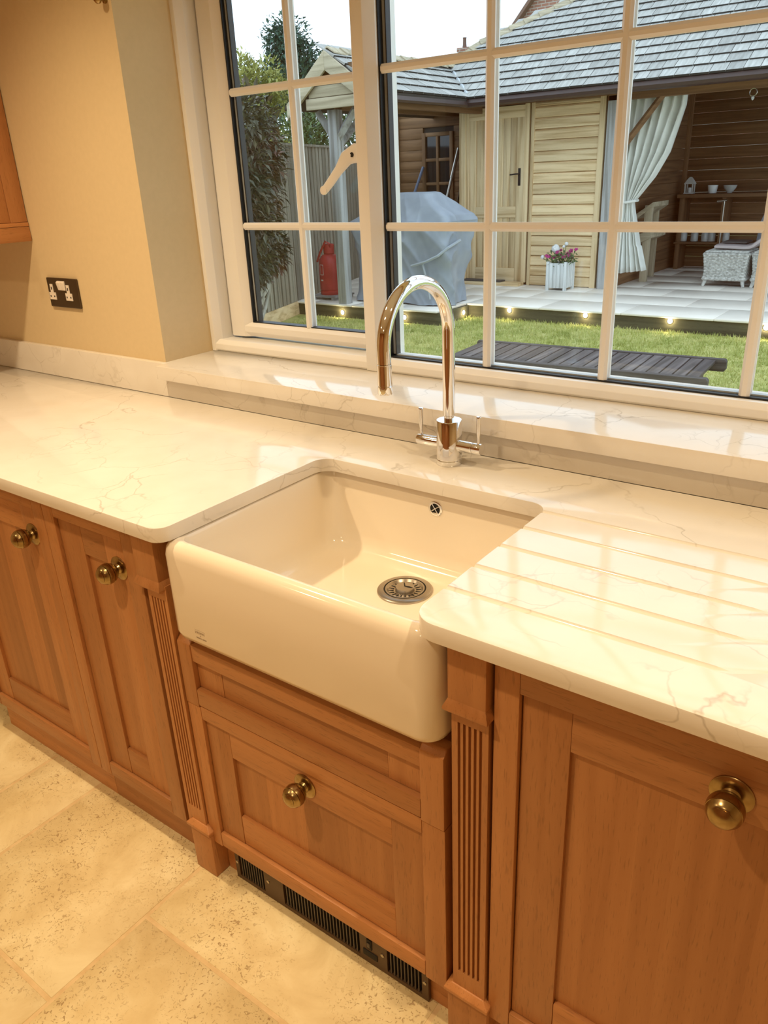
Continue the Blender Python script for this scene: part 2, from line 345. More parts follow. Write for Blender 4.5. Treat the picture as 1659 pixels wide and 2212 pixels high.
# ================================================================== ROOM SHELL
XL, XR, YB = -2.4, 2.6, -3.7
WX0, WX1, WZ0, WZ1 = -0.757, 1.80, 1.007, 2.10      # window opening
WF, WBK = 0.018, 0.31                                # wall faces
m = MB()
m.box(XL, WX0, WF, WBK, 0, 2.4); m.box(WX1, XR, WF, WBK, 0, 2.4); m.box(WX0, WX1, WF, WBK, 0, 0.966); m.box(WX0, WX1, WF, WBK, WZ1, 2.4)
tag(m.build('wall_window', 'wall_paint'), 'cream painted wall around the kitchen window', 'wall', kind='structure')
tag(MB().box(XL - .1, XL, YB, WF, 0, 2.4).build('wall_left', 'wall_paint'), 'cream painted wall at the far left of the kitchen', 'wall', kind='structure')
tag(MB().box(XR, XR + .1, YB, WF, 0, 2.4).build('wall_right', 'wall_paint'), 'cream painted wall at the right of the kitchen', 'wall', kind='structure')
tag(MB().box(XL, XR, YB - .1, YB, 0, 2.4).build('wall_back', 'beech_z'), 'wall of beech units behind the viewer', 'wall', kind='structure')
tag(MB().box(XL - .1, XR + .1, YB - .1, WBK, 2.4, 2.5).build('ceiling', 'ceiling_paint'), 'pale plain kitchen ceiling', 'ceiling', kind='structure')
fl = tag(MB().box(XL, XR, YB, WF, -0.06, -0.0012).build('floor', 'grout'), 'honey coloured travertine tiled floor', 'floor', kind='structure')
tiles = [(-1.15, -.745, -.90, -.02), (-.745, -.54, -.90, -.02), (-.54, -.10, -1.0, -.02), (-.10, .54, -.767, -.02), (.54, 1.15, -.767, -.02),
         (-.10, .31, -1.17, -.767), (.31, .92, -1.17, -.767), (.92, 1.33, -1.17, -.767), (-1.15, -.54, -1.31, -.90), (-.54, -.10, -1.4, -1.0), (-.10, .51, -1.58, -1.17),
         (.51, 1.12, -1.58, -1.17), (-1.76, -1.15, -.43, -.02), (-1.76, -1.15, -.84, -.43), (-1.76, -1.15, -1.25, -.84)]
for (x0, x1, y0, y1) in tiles:
    g = 0.0045
    pl = []
    for k in range(24):      # tumbled, slightly wavy tile edge
        pass
    B('tile', 'travertine', fl, x0 + g, x1 - g, y0 + g, y1 - g, -0.004, random.uniform(-.0003, .0003), 0.001, 1)
for iy in range(6):
    for ix in range(8):
        x0 = XL + .02 + ix * .61 + (.3 if iy % 2 else 0); y1 = -1.58 - iy * .41 if True else 0
        if y1 - .41 < YB: continue
        if x0 + .61 > XR: continue
        B('tile', 'travertine', fl, x0 + .003, x0 + .607, y1 - .407, y1 - .003, -.004, 0, 0.0015, 1)

# ---- quartz worktop with sink cut-out and drainer grooves
CZ, CB, FR, BK, SW = 0.91, 0.880, -0.64, -0.181, 0.544
out = [(XL + .02, 0.0), (XL + .02, FR)]
out += arc(0 - .03, FR + .03, .03, -90, 0)                       # front corner left of the sink
out += [(p[0], p[1]) for p in arc(0 + .035, BK - .035, .035, 180, 90)]
out += [(p[0], p[1]) for p in arc(SW - .035, BK - .035, .035, 90, 0)]
out += arc(SW + .042, FR + .042, .042, 180, 270)
out += [(1.80, FR), (1.80, 0.0)]
wt = MB().prism(out, CB, CZ, 'z').build('worktop', 'quartz', None, 0.0025, seg=2)
gv = MB()
for gy, gx1 in ((-.210, .945), (-.290, .95), (-.372, .955), (-.457, .953), (-.540, .950)):
    gv.tube([(SW - .02, gy, CZ + .0012), (SW + .30, gy, CZ + .0018), (gx1 - .02, gy, CZ + .0030), (gx1, gy, CZ + .0066)], .0068, 12)
go = gv.build('groove_cutter', 'quartz')
bo = wt.modifiers.new('grooves', 'BOOLEAN'); bo.operation = 'DIFFERENCE'; bo.object = go; bo.solver = 'EXACT'
dg = bpy.context.evaluated_depsgraph_get(); nm = bpy.data.meshes.new_from_object(wt.evaluated_get(dg))
wt.modifiers.clear(); old = wt.data; wt.data = nm; wt.data.name = 'worktop'; bpy.data.meshes.remove(old); bpy.data.objects.remove(go)
wt.data.polygons.foreach_set('use_smooth', [True] * len(wt.data.polygons)); wt.data.set_sharp_from_angle(angle=math.radians(40))
tag(wt, 'polished cream quartz worktop with faint veins and drainer grooves beside the sink', 'worktop')
tag(MB().box(XL + .02, -.745, 0, WF, CZ, 1.007).box(-.745, 1.80, 0, WF, CZ, .966).build('upstand', 'quartz', None, 0.0015), 'cream quartz upstand strip along the back of the worktop', 'upstand')
m = MB().prism([(-.745, -.03), (1.80, -.03), (1.80, .305), (-.757, .305), (-.757, .0185), (-.745, .0185)], .968, 1.007, 'z')
tag(m.build('window_sill', 'quartz', None, 0.002), 'deep cream quartz window sill catching the daylight', 'window sill')

# ================================================================== WINDOW
win = thing('window_1', 'white georgian bar window with an opening casement on the left', 'window', (WX0, .2, 1.007), kind='structure')
FY, FD = 0.20, 0.30
def frame_profile_h(z0, z1): return [(FY + .006, z0), (FY, z0 + .006), (FY, z1 - .012), (FY + .012, z1), (FD, z1), (FD, z0)]
zb = 1.041
MB().prism(frame_profile_h(1.007, zb), WX0, WX1, 'x').build('frame_rail', 'upvc', win, 0.0015)
MB().prism([(FY, 2.10), (FY, 2.062), (FY + .012, 2.05), (FD, 2.05), (FD, 2.10)], WX0, WX1, 'x').build('frame_rail', 'upvc', win, 0.0015)
def stile(x0, x1, ya, yb, z0, z1, name, lb=.004, rb=.004, par=win):
    """upright with bevelled front corners"""
    return MB().prism([(x0, yb), (x0, ya + lb), (x0 + lb, ya), (x1 - rb, ya), (x1, ya + rb * 1.2), (x1, yb)], z0, z1, 'z').build(name, 'upvc', par, 0.001)
MB().prism([(WX0, FD), (WX0, FY - .001), (-.742, FY - .001), (-.728, FY + .02), (-.728, FD)], 1.0075, 2.08, 'z').build('frame_stile', 'upvc', win, 0.001)
stile(1.762, WX1, FY, FD, 1.02, 2.08, 'frame_stile', .012, .004)
MUL = (-.164, -.108)
def mullion(x0, x1):
    MB().prism([(x0, FD), (x0, FY + .003), (x0 + .004, FY - .0012), (x0 + .036, FY - .0012), (x1, FY + .022), (x1, FD)], 1.0075, 2.085, 'z').build('mullion', 'upvc', win, 0.001)
mullion(*MUL); mullion(1.085, 1.141)
# fixed light: gasket, spacer, glass and bars
GX0, GX1, GZ0, GZ1, GY = -.108, 1.085, 1.041, 2.05, .240
m = MB()
for (a, b_) in ((GX0, GX0 + .004), (GX1 - .004, GX1)): m.box(a, b_, GY - .012, GY + .02, GZ0, GZ1)
m.box(GX0, GX1, GY - .012, GY + .02, GZ0 - .001, GZ0 + .004); m.box(GX0, GX1, GY - .012, GY + .02, GZ1 - .004, GZ1)
m.build('gasket', 'gasket', win)
m = MB()
for (a, b_) in ((GX0 + .004, GX0 + .012), (GX1 - .012, GX1 - .004)): m.box(a, b_, GY + .004, GY + .018, GZ0 + .004, GZ1 - .004)
m.box(GX0 + .004, GX1 - .004, GY + .004, GY + .018, GZ0 + .003, GZ0 + .007)
m.build('spacer_bar', 'spacer', win)
m = MB().box(GX0 + .012, GX0 + .015, GY + .002, GY + .02, GZ0 + .006, GZ1 - .006)
m.build('gasket', 'gasket', win)
B('pane', 'pane_glass', win, GX0 + .002, GX1 - .002, GY, GY + .004, GZ0 + .002, GZ1 - .002)
def gbar_v(x, z0, z1, y, par):
    w_ = .0105
    MB().prism([(x - w_, y), (x - w_, y - .005), (x - w_ + .006, y - .010), (x + w_ - .006, y - .010), (x + w_, y - .005), (x + w_, y)], z0, z1, 'z').build('glazing_bar', 'upvc', par)
def gbar_h(z, x0, x1, y, par):
    w_ = .0098
    MB().prism([(y, z - w_), (y - .005, z - w_), (y - .0095, z - w_ + .006), (y - .0095, z + w_ - .006), (y - .005, z + w_), (y, z + w_)], x0, x1, 'x').build('glazing_bar', 'upvc', par)
for x in (.178, .468, .763): gbar_v(x, GZ0, GZ1, GY - .001, win); gbar_v(x, GZ0, GZ1, GY + .016, win)
for z in (1.362, 1.7015): gbar_h(z, GX0 + .003, GX1 - .003, GY - .001, win)
# casement sashes
def sash(x0, x1, hinge_left, has_handle):
    z0, z1 = 1.046, 2.045
    SY = .252
    sw_l, sw_r = (.090, .030) if hinge_left else (.030, .09)
    s = MB().prism([(x0 + .002, SY + .015), (x1 - .002, SY + .015), (x1 - .002, FD - .002), (x0 + .002, FD - .002)], z0 + .001, z0 + .01, 'z').build('sash', 'upvc', win)
    ix0, ix1 = x0 + sw_l, x1 - sw_r
    iz0, iz1 = z0 + .043, z1 - .05
    # uprights and rails with an inner bead
    MB().prism([(x0, FD), (x0, SY + .008), (x0 + .012, SY), (ix0 - .028, SY), (ix0, SY + .016), (ix0, FD)], z0 + .001, z1, 'z').build('sash_stile', 'upvc', s, .0008)
    MB().prism([(x1, FD), (x1, SY + .004), (x1 - .004, SY), (ix1 + .012, SY), (ix1, SY + .010), (ix1, FD)], z0 + .001, z1, 'z').build('sash_stile', 'upvc', s, .0008)
    MB().prism([(FD, z0 + .002), (SY + .010, z0 + .002), (SY + .001, z0 + .016), (SY + .001, iz0 - .010), (SY + .012, iz0), (FD, iz0)], x0 + .02, x1 - .005, 'x').build('sash_rail', 'upvc', s, .0008)
    MB().prism([(FD, z1), (SY + .001, z1), (SY + .001, iz1 + .010), (SY + .012, iz1), (FD, iz1)], x0 + .02, x1 - .005, 'x').build('sash_rail', 'upvc', s, .0008)
    gy = SY + .020
    m = MB()
    for (a, b_) in ((ix0, ix0 + .004), (ix1 - .004, ix1)): m.box(a, b_, gy - .008, gy + .02, iz0, iz1)
    m.box(ix0, ix1, gy - .008, gy + .02, iz0 - .001, iz0 + .0025)
    m.box(ix0 + .012, ix0 + .016, gy + .002, gy + .02, iz0, iz1)
    m.build('gasket', 'gasket', s)
    MB().box(ix0 + .004, ix0 + .012, gy + .004, gy + .018, iz0 + .003, iz1).build('spacer_bar', 'spacer', s)
    B('pane', 'pane_glass', s, ix0 + .002, ix1 - .002, gy, gy + .004, iz0, iz1)
    xm = (ix0 + ix1) / 2 + .003
    gbar_v(xm, iz0, iz1, gy - .001, s); gbar_v(xm, iz0, iz1, gy + .016, s)
    for z in (1.3605, 1.6985): gbar_h(z, ix0 + .003, ix1 - .003, gy - .001, s)
    return s
s1 = sash(-.726, -.166, True, True)
s2 = sash(1.143, 1.760, True, False)
# casement handle: flattened crank lever seen against the glass
hp = [(-.172, 1.530), (-.186, 1.530), (-.206, 1.520), (-.232, 1.494), (-.262, 1.466), (-.278, 1.452)]
m = MB(); rings = []
for (x, z), hw in zip(hp, (.021, .022, .019, .0125, .0115, .0105)):
    dx, dz = .72, .69
    nx, nz = -dz, dx
    if hp.index((x, z)) < 2: nx, nz = 0, 1
    t = .006
    yy = .222 - (0 if x > -.2 else .006)
    rings.append([(x + nx * hw * math.cos(a), yy + t * math.sin(a), z + nz * hw * math.cos(a)) for a in [2 * PI * k / 16 for k in range(16)]])
m.loft(rings)
m.lathe([(.0105, 0), (.0105, .006)], (-.281, .216, 1.4495), '-y', 16)
m.lathe([(.017, 0), (.017, .032)], (-.176, .250, 1.530), '-y', 20)
h = m.build('window_handle', 'upvc', win, smooth=True)
MB().lathe([(.0055, 0), (.0055, .0012)], (-.188, .2158, 1.527), '-y', 16).build('handle_keyhole', 'black', h)

# small chrome fixing at the wall corner beside the window
hk = tag(MB().lathe([(.009, 0), (.009, .004), (.005, .006), (.005, .014), (.011, .018), (.012, .024), (.008, .030), (.002, .032)], (-.778, WF, 1.902), '-y', 20).build('wall_hook', 'brass', None, smooth=True),
         'small shiny hook on the cream wall by the window corner', 'hook')

# ================================================================== BASE UNITS
YF = -.597; YD = -.589
GRP = 'beech base units'
def knob(parent, x, z, y):
    p = [(.0265, 0), (.0265, .002), (.0245, .0036), (.012, .005), (.0095, .009), (.0110, .012)]
    R = .0225; yc = .012 + .0185
    for k in range(1, 16):
        a = PI * (0.16 + 0.84 * k / 15); r = R * math.sin(a)
        if k in (5, 8, 11): p.append((max(r + .0002, .0003), yc - R * math.cos(a) - .0006)); p.append((max(r - .0012, .0003), yc - R * math.cos(a))); p.append((max(R * math.sin(a + .03) + .0002, .0003), yc - R * math.cos(a + .05)))
        else: p.append((max(r, .0003), yc - R * math.cos(a)))
    return MB().lathe(p, (x, y, z), '-y', 32).build('knob', 'brass', parent, smooth=True)
def door(parent, name, x0, x1, z0, z1, sl, sr, rb, rt, y=YD, nst=4, knob_at=None, horizontal=False):
    g = .0019
    x0 += g; x1 -= g; z0 += g; z1 -= g
    d = MB().box(x0, x1, y + .013, y + .021, z0, z1).build(name, 'beech_z', parent)
    B('stile', 'beech_z', d, x0, x0 + sl, y, y + .0125, z0, z1, .0012)
    B('stile', 'beech_z', d, x1 - sr, x1, y, y + .0125, z0, z1, .0012)
    B('rail', 'beech_x', d, x0 + sl, x1 - sr, y + .0003, y + .0125, z0, z0 + rb, .0036)
    B('rail', 'beech_x', d, x0 + sl, x1 - sr, y + .0003, y + .0125, z1 - rt, z1, .0012)
    a, b_ = x0 + sl, x1 - sr
    cuts = [a] + sorted(a + (b_ - a) * (k + random.uniform(-.22, .22)) / nst for k in range(1, nst)) + [b_]
    for u, v_ in zip(cuts, cuts[1:]):
        B('stave', 'beech_z', d, u, v_, y + .0085, y + .0128, z0 + rb, z1 - rt)
    if knob_at: knob(d, knob_at[0], knob_at[1], y)
    return d
def base_unit(label, x0, x1, fl_, fr_, top, door_spec, plinth=True):
    t = thing('base_cabinet', label, 'cabinet', ((x0 + x1) / 2, -.3, 0), GRP)
    B('carcass', 'beech_z', t, x0, x1, -.565, -.02, .10, CB - .001)
    B('frame_stile', 'beech_z', t, x0, x0 + fl_, YF, -.565, .106, CB - .002, .002)
    B('frame_stile', 'beech_z', t, x1 - fr_, x1, YF, -.565, .106, CB - .002, .002)
    B('frame_rail', 'beech_x', t, x0 + fl_, x1 - fr_, YF, -.565, top, CB - .002, .002)
    B('frame_rail', 'beech_x', t, x0 + fl_, x1 - fr_, YF, -.565, .106, .147, .0036)
    if plinth: B('plinth', 'beech_x', t, x0, x1, -.569, -.555, 0, .10)
    door(t, 'door', x0 + fl_, x1 - fr_, .147, top, *door_spec[:4], nst=door_spec[4], knob_at=door_spec[5])
    return t
base_unit('beech base cabinet at the left edge with a knob on its right stile', -.994, -.4685, .042, .041, .824, (.07, .068, .074, .07, 4, (-.543, .752)))
base_unit('narrow beech base cabinet between the wide left cabinet and the fluted pilaster', -.4675, -.139, .0405, .049, .824, (.082, .072, .076, .07, 3, (-.222, .752)))
base_unit('wide beech base cabinet under the grooved draining worktop', .660, 1.301, .0395, .040, .813, (.073, .073, .076, .069, 5, (.98, .776)))
# filler carcass that carries the worktop beyond the picture
# fluted pilasters
def pilaster(label, x0, x1, cx0, cx1, fx0, fx1):
    t = thing('fluted_pilaster', label, 'pilaster', ((x0 + x1) / 2, -.58, 0), 'fluted pilasters beside the sink')
    n = 5; w_ = x1 - x0; mgn = w_ * .13; pitch = (w_ - 2 * mgn) / n; gw = pitch * .52
    poly = [(x0, -.52), (x0, -.602)]
    for k in range(n):
        c = x0 + mgn + pitch * (k + .5)
        poly += [(c - gw / 2, -.602), (c - gw / 2.4, -.5965), (c, -.5945), (c + gw / 2.4, -.5965), (c + gw / 2, -.602)]
    poly += [(x1, -.602), (x1, -.52)]
    MB().prism(poly, .186, .727, 'z').box(x0, x1, -.602, -.52, .727, .76).box(x0, x1, -.602, -.52, .13, .186).build('shaft', 'beech_z', t)
    # capital: plain block with a flared lower lip
    MB().prism([(cx0 + .003, -.50), (cx0 + .003, -.610), (cx1 - .003, -.610), (cx1 - .003, -.50)], .764, CB - .002, 'z').build('capital', 'beech_z', t, .002)
    L_ = [[(a, -.53, z), (a, y, z), (b_, y, z), (b_, -.53, z)] for (a, b_, y, z) in ((cx0 + .009, cx1 - .009, -.604, .742), (cx0 - .003, cx1 + .003, -.6165, .752), (cx0 - .003, cx1 + .003, -.6165, .757), (cx0 + .0035, cx1 - .0035, -.6095, .772))]
    MB().loft(L_).build('capital_lip', 'beech_z', t, .001)
    MB().prism([(fx0, -.52), (fx0, -.606), (fx1, -.606), (fx1, -.52)], 0, .126, 'z').build('foot', 'beech_z', t, .0025)
    L_ = [[(a, -.52, z), (a, y, z), (b_, y, z), (b_, -.52, z)] for (a, b_, y, z) in ((fx0 + .001, fx1 - .001, -.605, .120), (fx0 - .004, fx1 + .004, -.6125, .130), (fx0 - .004, fx1 + .004, -.6125, .137), (fx0 + .008, fx1 - .008, -.604, .148))]
    MB().loft(L_).build('foot_lip', 'beech_z', t, .001)
pilaster('fluted beech pilaster at the left of the white sink', -.119, -.060, -.137, -.064, -.113, -.046)
pilaster('fluted beech pilaster at the right of the white sink', .592, .655, .587, .657, .582, .662)

# sink base unit with false front and drawer
t = thing('sink_cabinet', 'beech drawer cabinet standing directly under the white sink', 'cabinet', (.26, -.3, 0), GRP)
B('carcass', 'beech_z', t, -.040, .572, -.565, -.02, .10, .640)
for x0, x1 in ((-.057, -.0185), (.5285, .5745)):
    MB().prism([(YF - .002, .490), (YF - .002, .638), (-.588, .650), (-.565, .650), (-.565, .490)], x0, x1, 'x').build('frame_stile', 'beech_z', t, .0025)
    B('frame_stile', 'beech_z', t, x0, x1, YF, -.565, .104, .4885, .0025)
B('frame_rail', 'beech_x', t, -.0185, .5285, YF, -.565, .601, .640, .0025)
B('frame_rail', 'beech_x', t, -.0185, .5285, YF - .002, -.565, .494, .535, .004)
B('frame_rail', 'beech_x', t, -.0185, .5285, YF, -.565, .457, .492, .004)
B('frame_rail', 'beech_x', t, -.0185, .5285, YF, -.565, .106, .146, .004)
ff = B('false_front', 'beech_x', t, -.018, .528, -.582, -.570, .535, .601)
B('stile', 'beech_z', ff, -.0175, .0535, -.5875, -.582, .536, .600, .001)
B('stile', 'beech_z', ff, .4565, .5275, -.5875, -.582, .536, .600, .001)
B('panel', 'beech_x', ff, .0540, .4560, -.5868, -.582, .536, .600, .0006)
door(t, 'drawer', -.0185, .5285, .146, .457, .068, .068, .078, .071, nst=4, knob_at=(.2555, .416))
B('plinth', 'beech_x', t, -.045, .58, -.566, -.552, 0, .10)
# plinth heater grille
ht = thing('plinth_heater', 'dark brown plinth heater grille below the sink drawer', 'heater', (.255, -.57, 0))
hy = -.5765
m = MB(); z0, z1 = .012, .092
groups = [(.004, .083, 9), (.142, .353, 23), (.422, .505, 9)]
xs = -.008
for a, b_, n in groups: m.box(xs, a, hy, hy + .008, z0, z1); xs = b_
m.box(xs, .520, hy, hy + .008, z0, z1); m.box(-.008, .520, hy, hy + .008, z0 - .010, z0); m.box(-.008, .520, hy, hy + .008, z1, z1 + .007)
m.build('panel', 'heater_brown', ht)
B('backing', 'black', ht, -.006, .518, hy + .0085, hy + .0095, z0, z1)
for a, b_, n in groups:
    for k in range(n):
        c = a + (b_ - a) * (k + 1) / (n + 1)
        B('slat', 'heater_slat', ht, c - .0014, c + .0014, hy + .001, hy + .008, z0, z1)
for x in (-.002, .096, .411, .512): MB().lathe([(.0042, 0), (.0042, .0015), (.001, .0022)], (x, hy, .05), '-y', 12).build('screw', 'steel', ht, smooth=True)
B('switch_housing', 'black', ht, .372, .385, hy - .002, hy + .001, .045, .072, .001)
B('switch_housing', 'black', ht, .362, .398, hy - .002, hy + .001, .022, .038, .001)
B('switch', 'heater_slat', ht, .375, .382, hy - .004, hy - .001, .052, .064, .0005)

# ================================================================== SINK
sk = thing('belfast_sink', 'white ceramic belfast sink set into the worktop', 'sink', (.274, -.38, .64))
scx, scy, shx, shy = .274, -.3785, .304, .2485
def ring(z, ins, r): return rrect(scx, scy, shx - ins, shy - ins, max(r - ins * .3, .012), z, 8)
R_ = .036
rings = [ring(.670, .030, R_), ring(.672, .014, R_), ring(.679, .004, R_), ring(.691, 0, R_), ring(.852, 0, R_), ring(.866, .0025, R_), ring(.875, .008, R_), ring(.8795, .017, R_),
         ring(.8795, .022, R_), ring(.876, .029, R_), ring(.866, .0335, R_), ring(.85, .0355, R_ + .006), ring(.74, .043, R_ + .02), ring(.722, .047, R_ + .02), ring(.709, .056, R_ + .02), ring(.701, .072, R_ + .02), ring(.699, .10, R_ + .02)]
MB().loft(rings).build('basin', 'ceramic', sk, smooth=True)
B('support', 'beech_x', t, -.03, .56, -.50, -.05, .640, .6695)
dc = (.280, -.276)
st = MB().lathe([(.057, -.0005), (.0567, .0030), (.053, .0052), (.0435, .0056), (.0428, .0002)], (*dc, .6995), n=48).build('waste_ring', 'steel', sk, smooth=True)
MB().tube([(dc[0] + .0417 * math.cos(a), dc[1] + .0417 * math.sin(a), .7036) for a in [2 * PI * k / 48 for k in range(49)]], .0012, 8, cap=False).build('seal', 'black', sk)
MB().lathe([(.001, -.0046), (.0404, -.0046), (.0405, .0010), (.0375, .0014), (.034, -.0030), (.020, -.0040), (.019, .0042), (.0185, .0052), (.001, .0056)], (*dc, .7040), n=48).build('strainer', 'steel', sk, smooth=True)
m = MB()
for k in range(20):
    a = 2 * PI * k / 20; ca, sa = math.cos(a), math.sin(a)
    q = [(r * ca - w_ * sa, r * sa + w_ * ca) for r, w_ in ((.023, -.0011), (.0335, -.0011), (.0335, .0011), (.023, .0011))]
    m.prism([(dc[0] + x, dc[1] + y) for x, y in q], .6985, .70115, 'z')
m.build('strainer_slots', 'black', sk)
for a in (130, 10):
    ca, sa = math.cos(math.radians(a)), math.sin(math.radians(a))
    MB().tube([(dc[0], dc[1], .7097), (dc[0] + ca * .010, dc[1] + sa * .010, .7099), (dc[0] + ca * .0175, dc[1] + sa * .0175, .7093)], [.0013, .0013, .0006], 8).build('grip_rib', 'black', sk)
oc = (.286, -.1655, .842)
ov = MB()
prof = [(.0165, 0), (.0165, .002), (.0145, .0032), (.0120, .0030), (.0120, .0005)]
ov.lathe(prof, oc, '-y', 36); o1 = ov.build('overflow', 'chrome', sk, smooth=True)
MB().lathe([(.0119, .0002), (.0119, .0012)], oc, '-y', 24).build('overflow_hole', 'black', o1)
m = MB()
for a in (35, 125):
    ca, sa = math.cos(math.radians(a)) * .0122, math.sin(math.radians(a)) * .0122
    m.tube([(oc[0] - ca, oc[1] - .0026, oc[2] - sa), (oc[0] + ca, oc[1] - .0026, oc[2] + sa)], .0014, 8)
m.build('overflow_cross', 'chrome', o1)
# small printed maker's mark, too fine to read: a boxed line, a short line and a longer line of strokes
m = MB(); fy = scy - shy - .0003
def stroke(x0, x1, z0, z1): m.box(x0, x1, fy, fy + .0006, z0, z1)
lx = .046; lz = .706
rs = random.Random(3)
for k in range(9):
    x = lx + k * .0030; stroke(x, x + .0009, lz + .0005 + rs.uniform(-.001, 0), lz + .0055); stroke(x, x + .0022, lz + .0030 + rs.uniform(-.001, .001), lz + .0037)
stroke(lx - .0005, lx + .028, lz + .0080, lz + .0084)
stroke(lx + .0125, lx + .0132, lz - .0045, lz - .0020); stroke(lx + .0140, lx + .0147, lz - .0045, lz - .0020)
for x0, n in ((.002, 6), (.0155, 1), (.019, 5)):
    for k in range(n):
        x = lx + x0 + k * .0021; stroke(x, x + .0013, lz - .0100, lz - .0082); stroke(x, x + .0006, lz - .0100, lz - .0068)
m.build('maker_mark', 'ink', sk)

# ================================================================== MIXER TAP
tx, ty = .264, -.076
tp = thing('mixer_tap', 'tall chrome swan neck mixer tap behind the sink', 'tap', (tx, ty, CZ))
MB().lathe([(.0268, 0), (.0275, .001), (.0275, .010), (.0262, .0112), (.0268, .0122), (.0268, .0135)], (tx, ty, CZ + .0002), n=40).build('base_ring', 'chrome', tp, smooth=True)
MB().lathe([(.0268, .0135), (.0268, .0945), (.0258, .0958), (.013, .0958)], (tx, ty, CZ), n=48).build('body', 'chrome', tp, smooth=True)
MB().lathe([(.0106, .094), (.0106, .108)], (tx, ty, CZ), n=32).build('neck_collar', 'chrome', tp, smooth=True)
RR = .1065; zc = 1.1885
pts = [(tx, ty, 1.0155), (tx, ty, 1.0165), (tx, ty, 1.10), (tx, ty, zc)]
for k in range(1, 33):
    a = PI * k / 32; pts.append((tx - .004 * (1 - math.cos(a)) / 2, ty - RR + RR * math.cos(a), zc + RR * math.sin(a)))
pts.append((tx - .004, ty - 2 * RR, 1.166))
MB().tube(pts, [.0115] + [.0128] * (len(pts) - 1), 32).build('spout', 'chrome', tp, smooth=True)
ex, ey = tx - .004, ty - 2 * RR
MB().lathe([(.0128, 1.1655), (.0121, 1.1650), (.0121, 1.1640), (.0131, 1.1634), (.0134, 1.127), (.0126, 1.1262), (.0126, 1.1252), (.0135, 1.1245), (.0137, 1.112), (.0130, 1.1105), (.009, 1.1105), (.009, 1.114)][::-1], (ex, ey, 0), n=40).build('nozzle', 'chrome', tp, smooth=True)
for sg in (-1, 1):
    z = .953
    v_ = MB()
    v_.lathe([(.0125, .018 * sg), (.0125, .056 * sg), (.0117, .057 * sg), (.0117, .0585 * sg)], (tx, ty, z), 'x', 32)
    v_.build('valve_arm', 'chrome', tp, smooth=True)
    MB().lathe([(.0117, .0588 * sg), (.0122, .0594 * sg), (.0122, .0765 * sg), (.0112, .0780 * sg), (.001, .0780 * sg)], (tx, ty, z), 'x', 32).build('valve_cap', 'chrome', tp, smooth=True)
    hx_ = tx + .0705 * sg
    MB().lathe([(.0030, .010), (.0031, .026), (.0047, .034), (.0049, .064), (.0052, .0655), (.0052, .0675), (.0045, .069), (.001, .0692)], (hx_, ty, z), n=20).build('lever', 'chrome', tp, smooth=True)

# ================================================================== SOCKET AND WALL CABINET
so = thing('wall_socket', 'dark bronze double wall socket with white inserts above the worktop', 'socket', (-1.19, WF, 1.18))
sx0, sx1, sz0, sz1 = -1.279, -1.120, 1.137, 1.2265
B('plate', 'bronze_plate', so, sx0, sx1, WF - .0085, WF - .0005, sz0, sz1, .0035, 3)
yy = WF - .0092
for k, x in enumerate((-1.2565, -1.169)):
    ins = MB().prism([(x - .006 + .0, 1.207), (x + .008 + .0, 1.207), (x + .008, 1.182), (x + .018, 1.182), (x + .018, 1.160), (x - .018 + .002, 1.160), (x - .018 + .002, 1.182), (x - .006, 1.182)], yy - .0012, yy + .002, 'y').build('socket_insert', 'white_plastic', so)
    m = MB().box(x - .001, x + .0035, yy - .0016, yy - .001, 1.190, 1.199)
    m.box(x - .0115, x - .0065, yy - .0016, yy - .001, 1.1675, 1.1725); m.box(x + .0085, x + .0135, yy - .0016, yy - .001, 1.1675, 1.1725)
    m.build('pin_slots', 'black', ins)
for k, (x0, x1) in enumerate(((-1.2195, -1.2005), (-1.2000, -1.1810))):
    MB().prism([(yy + .002, 1.190), (yy - .001, 1.190), (yy - .006 + .002 * k, 1.213), (yy - .001, 1.218), (yy + .002, 1.218)], x0, x1, 'x').build('rocker_switch', 'white_plastic', so, .0006)
wc = thing('wall_cabinet', 'beech wall cabinet hanging at the left edge of the picture', 'cabinet', (-1.62, -.15, 1.335))
wx = -1.325
B('body', 'beech_z', wc, -1.95, wx - .018, -.32, WF - .001, 1.385, 2.25)
B('end_stile', 'beech_z', wc, wx - .018, wx, -.040, WF - .003, 1.3905, 2.25, .0015)
B('end_panel', 'beech_z', wc, wx - .018, wx - .002, -.285, -.0405, 1.3905, 2.25, .001)
B('end_stile', 'beech_z', wc, wx - .018, wx, -.32, -.2855, 1.3905, 2.25, .0015)
B('base_moulding', 'beech_y', wc, -1.95, wx + .002, -.325, WF - .002, 1.378, 1.3898, .002)
MB().prism([(wx - .019, 1.334), (wx + .001, 1.334), (wx + .003, 1.340), (wx + .001, 1.377), (wx - .019, 1.377)], -.32, WF - .002, 'y').build('light_rail', 'beech_y', wc, .001)
door(wc, 'door', -1.90, wx - .03, 1.40, 2.22, .07, .07, .08, .07, y=-.342, nst=4, knob_at=(-1.40, 1.50))

# ================================================================== GARDEN
GZ = -.04; DZ = .118
gd = tag(MB().add([(-14, .32, GZ), (8, .32, GZ), (8, 26, GZ), (-22, 26, GZ), (-22, 6, GZ)], [(0, 1, 2, 3, 4)]).build('lawn', 'lawn'), 'short green lawn outside the window', 'lawn', kind='structure')
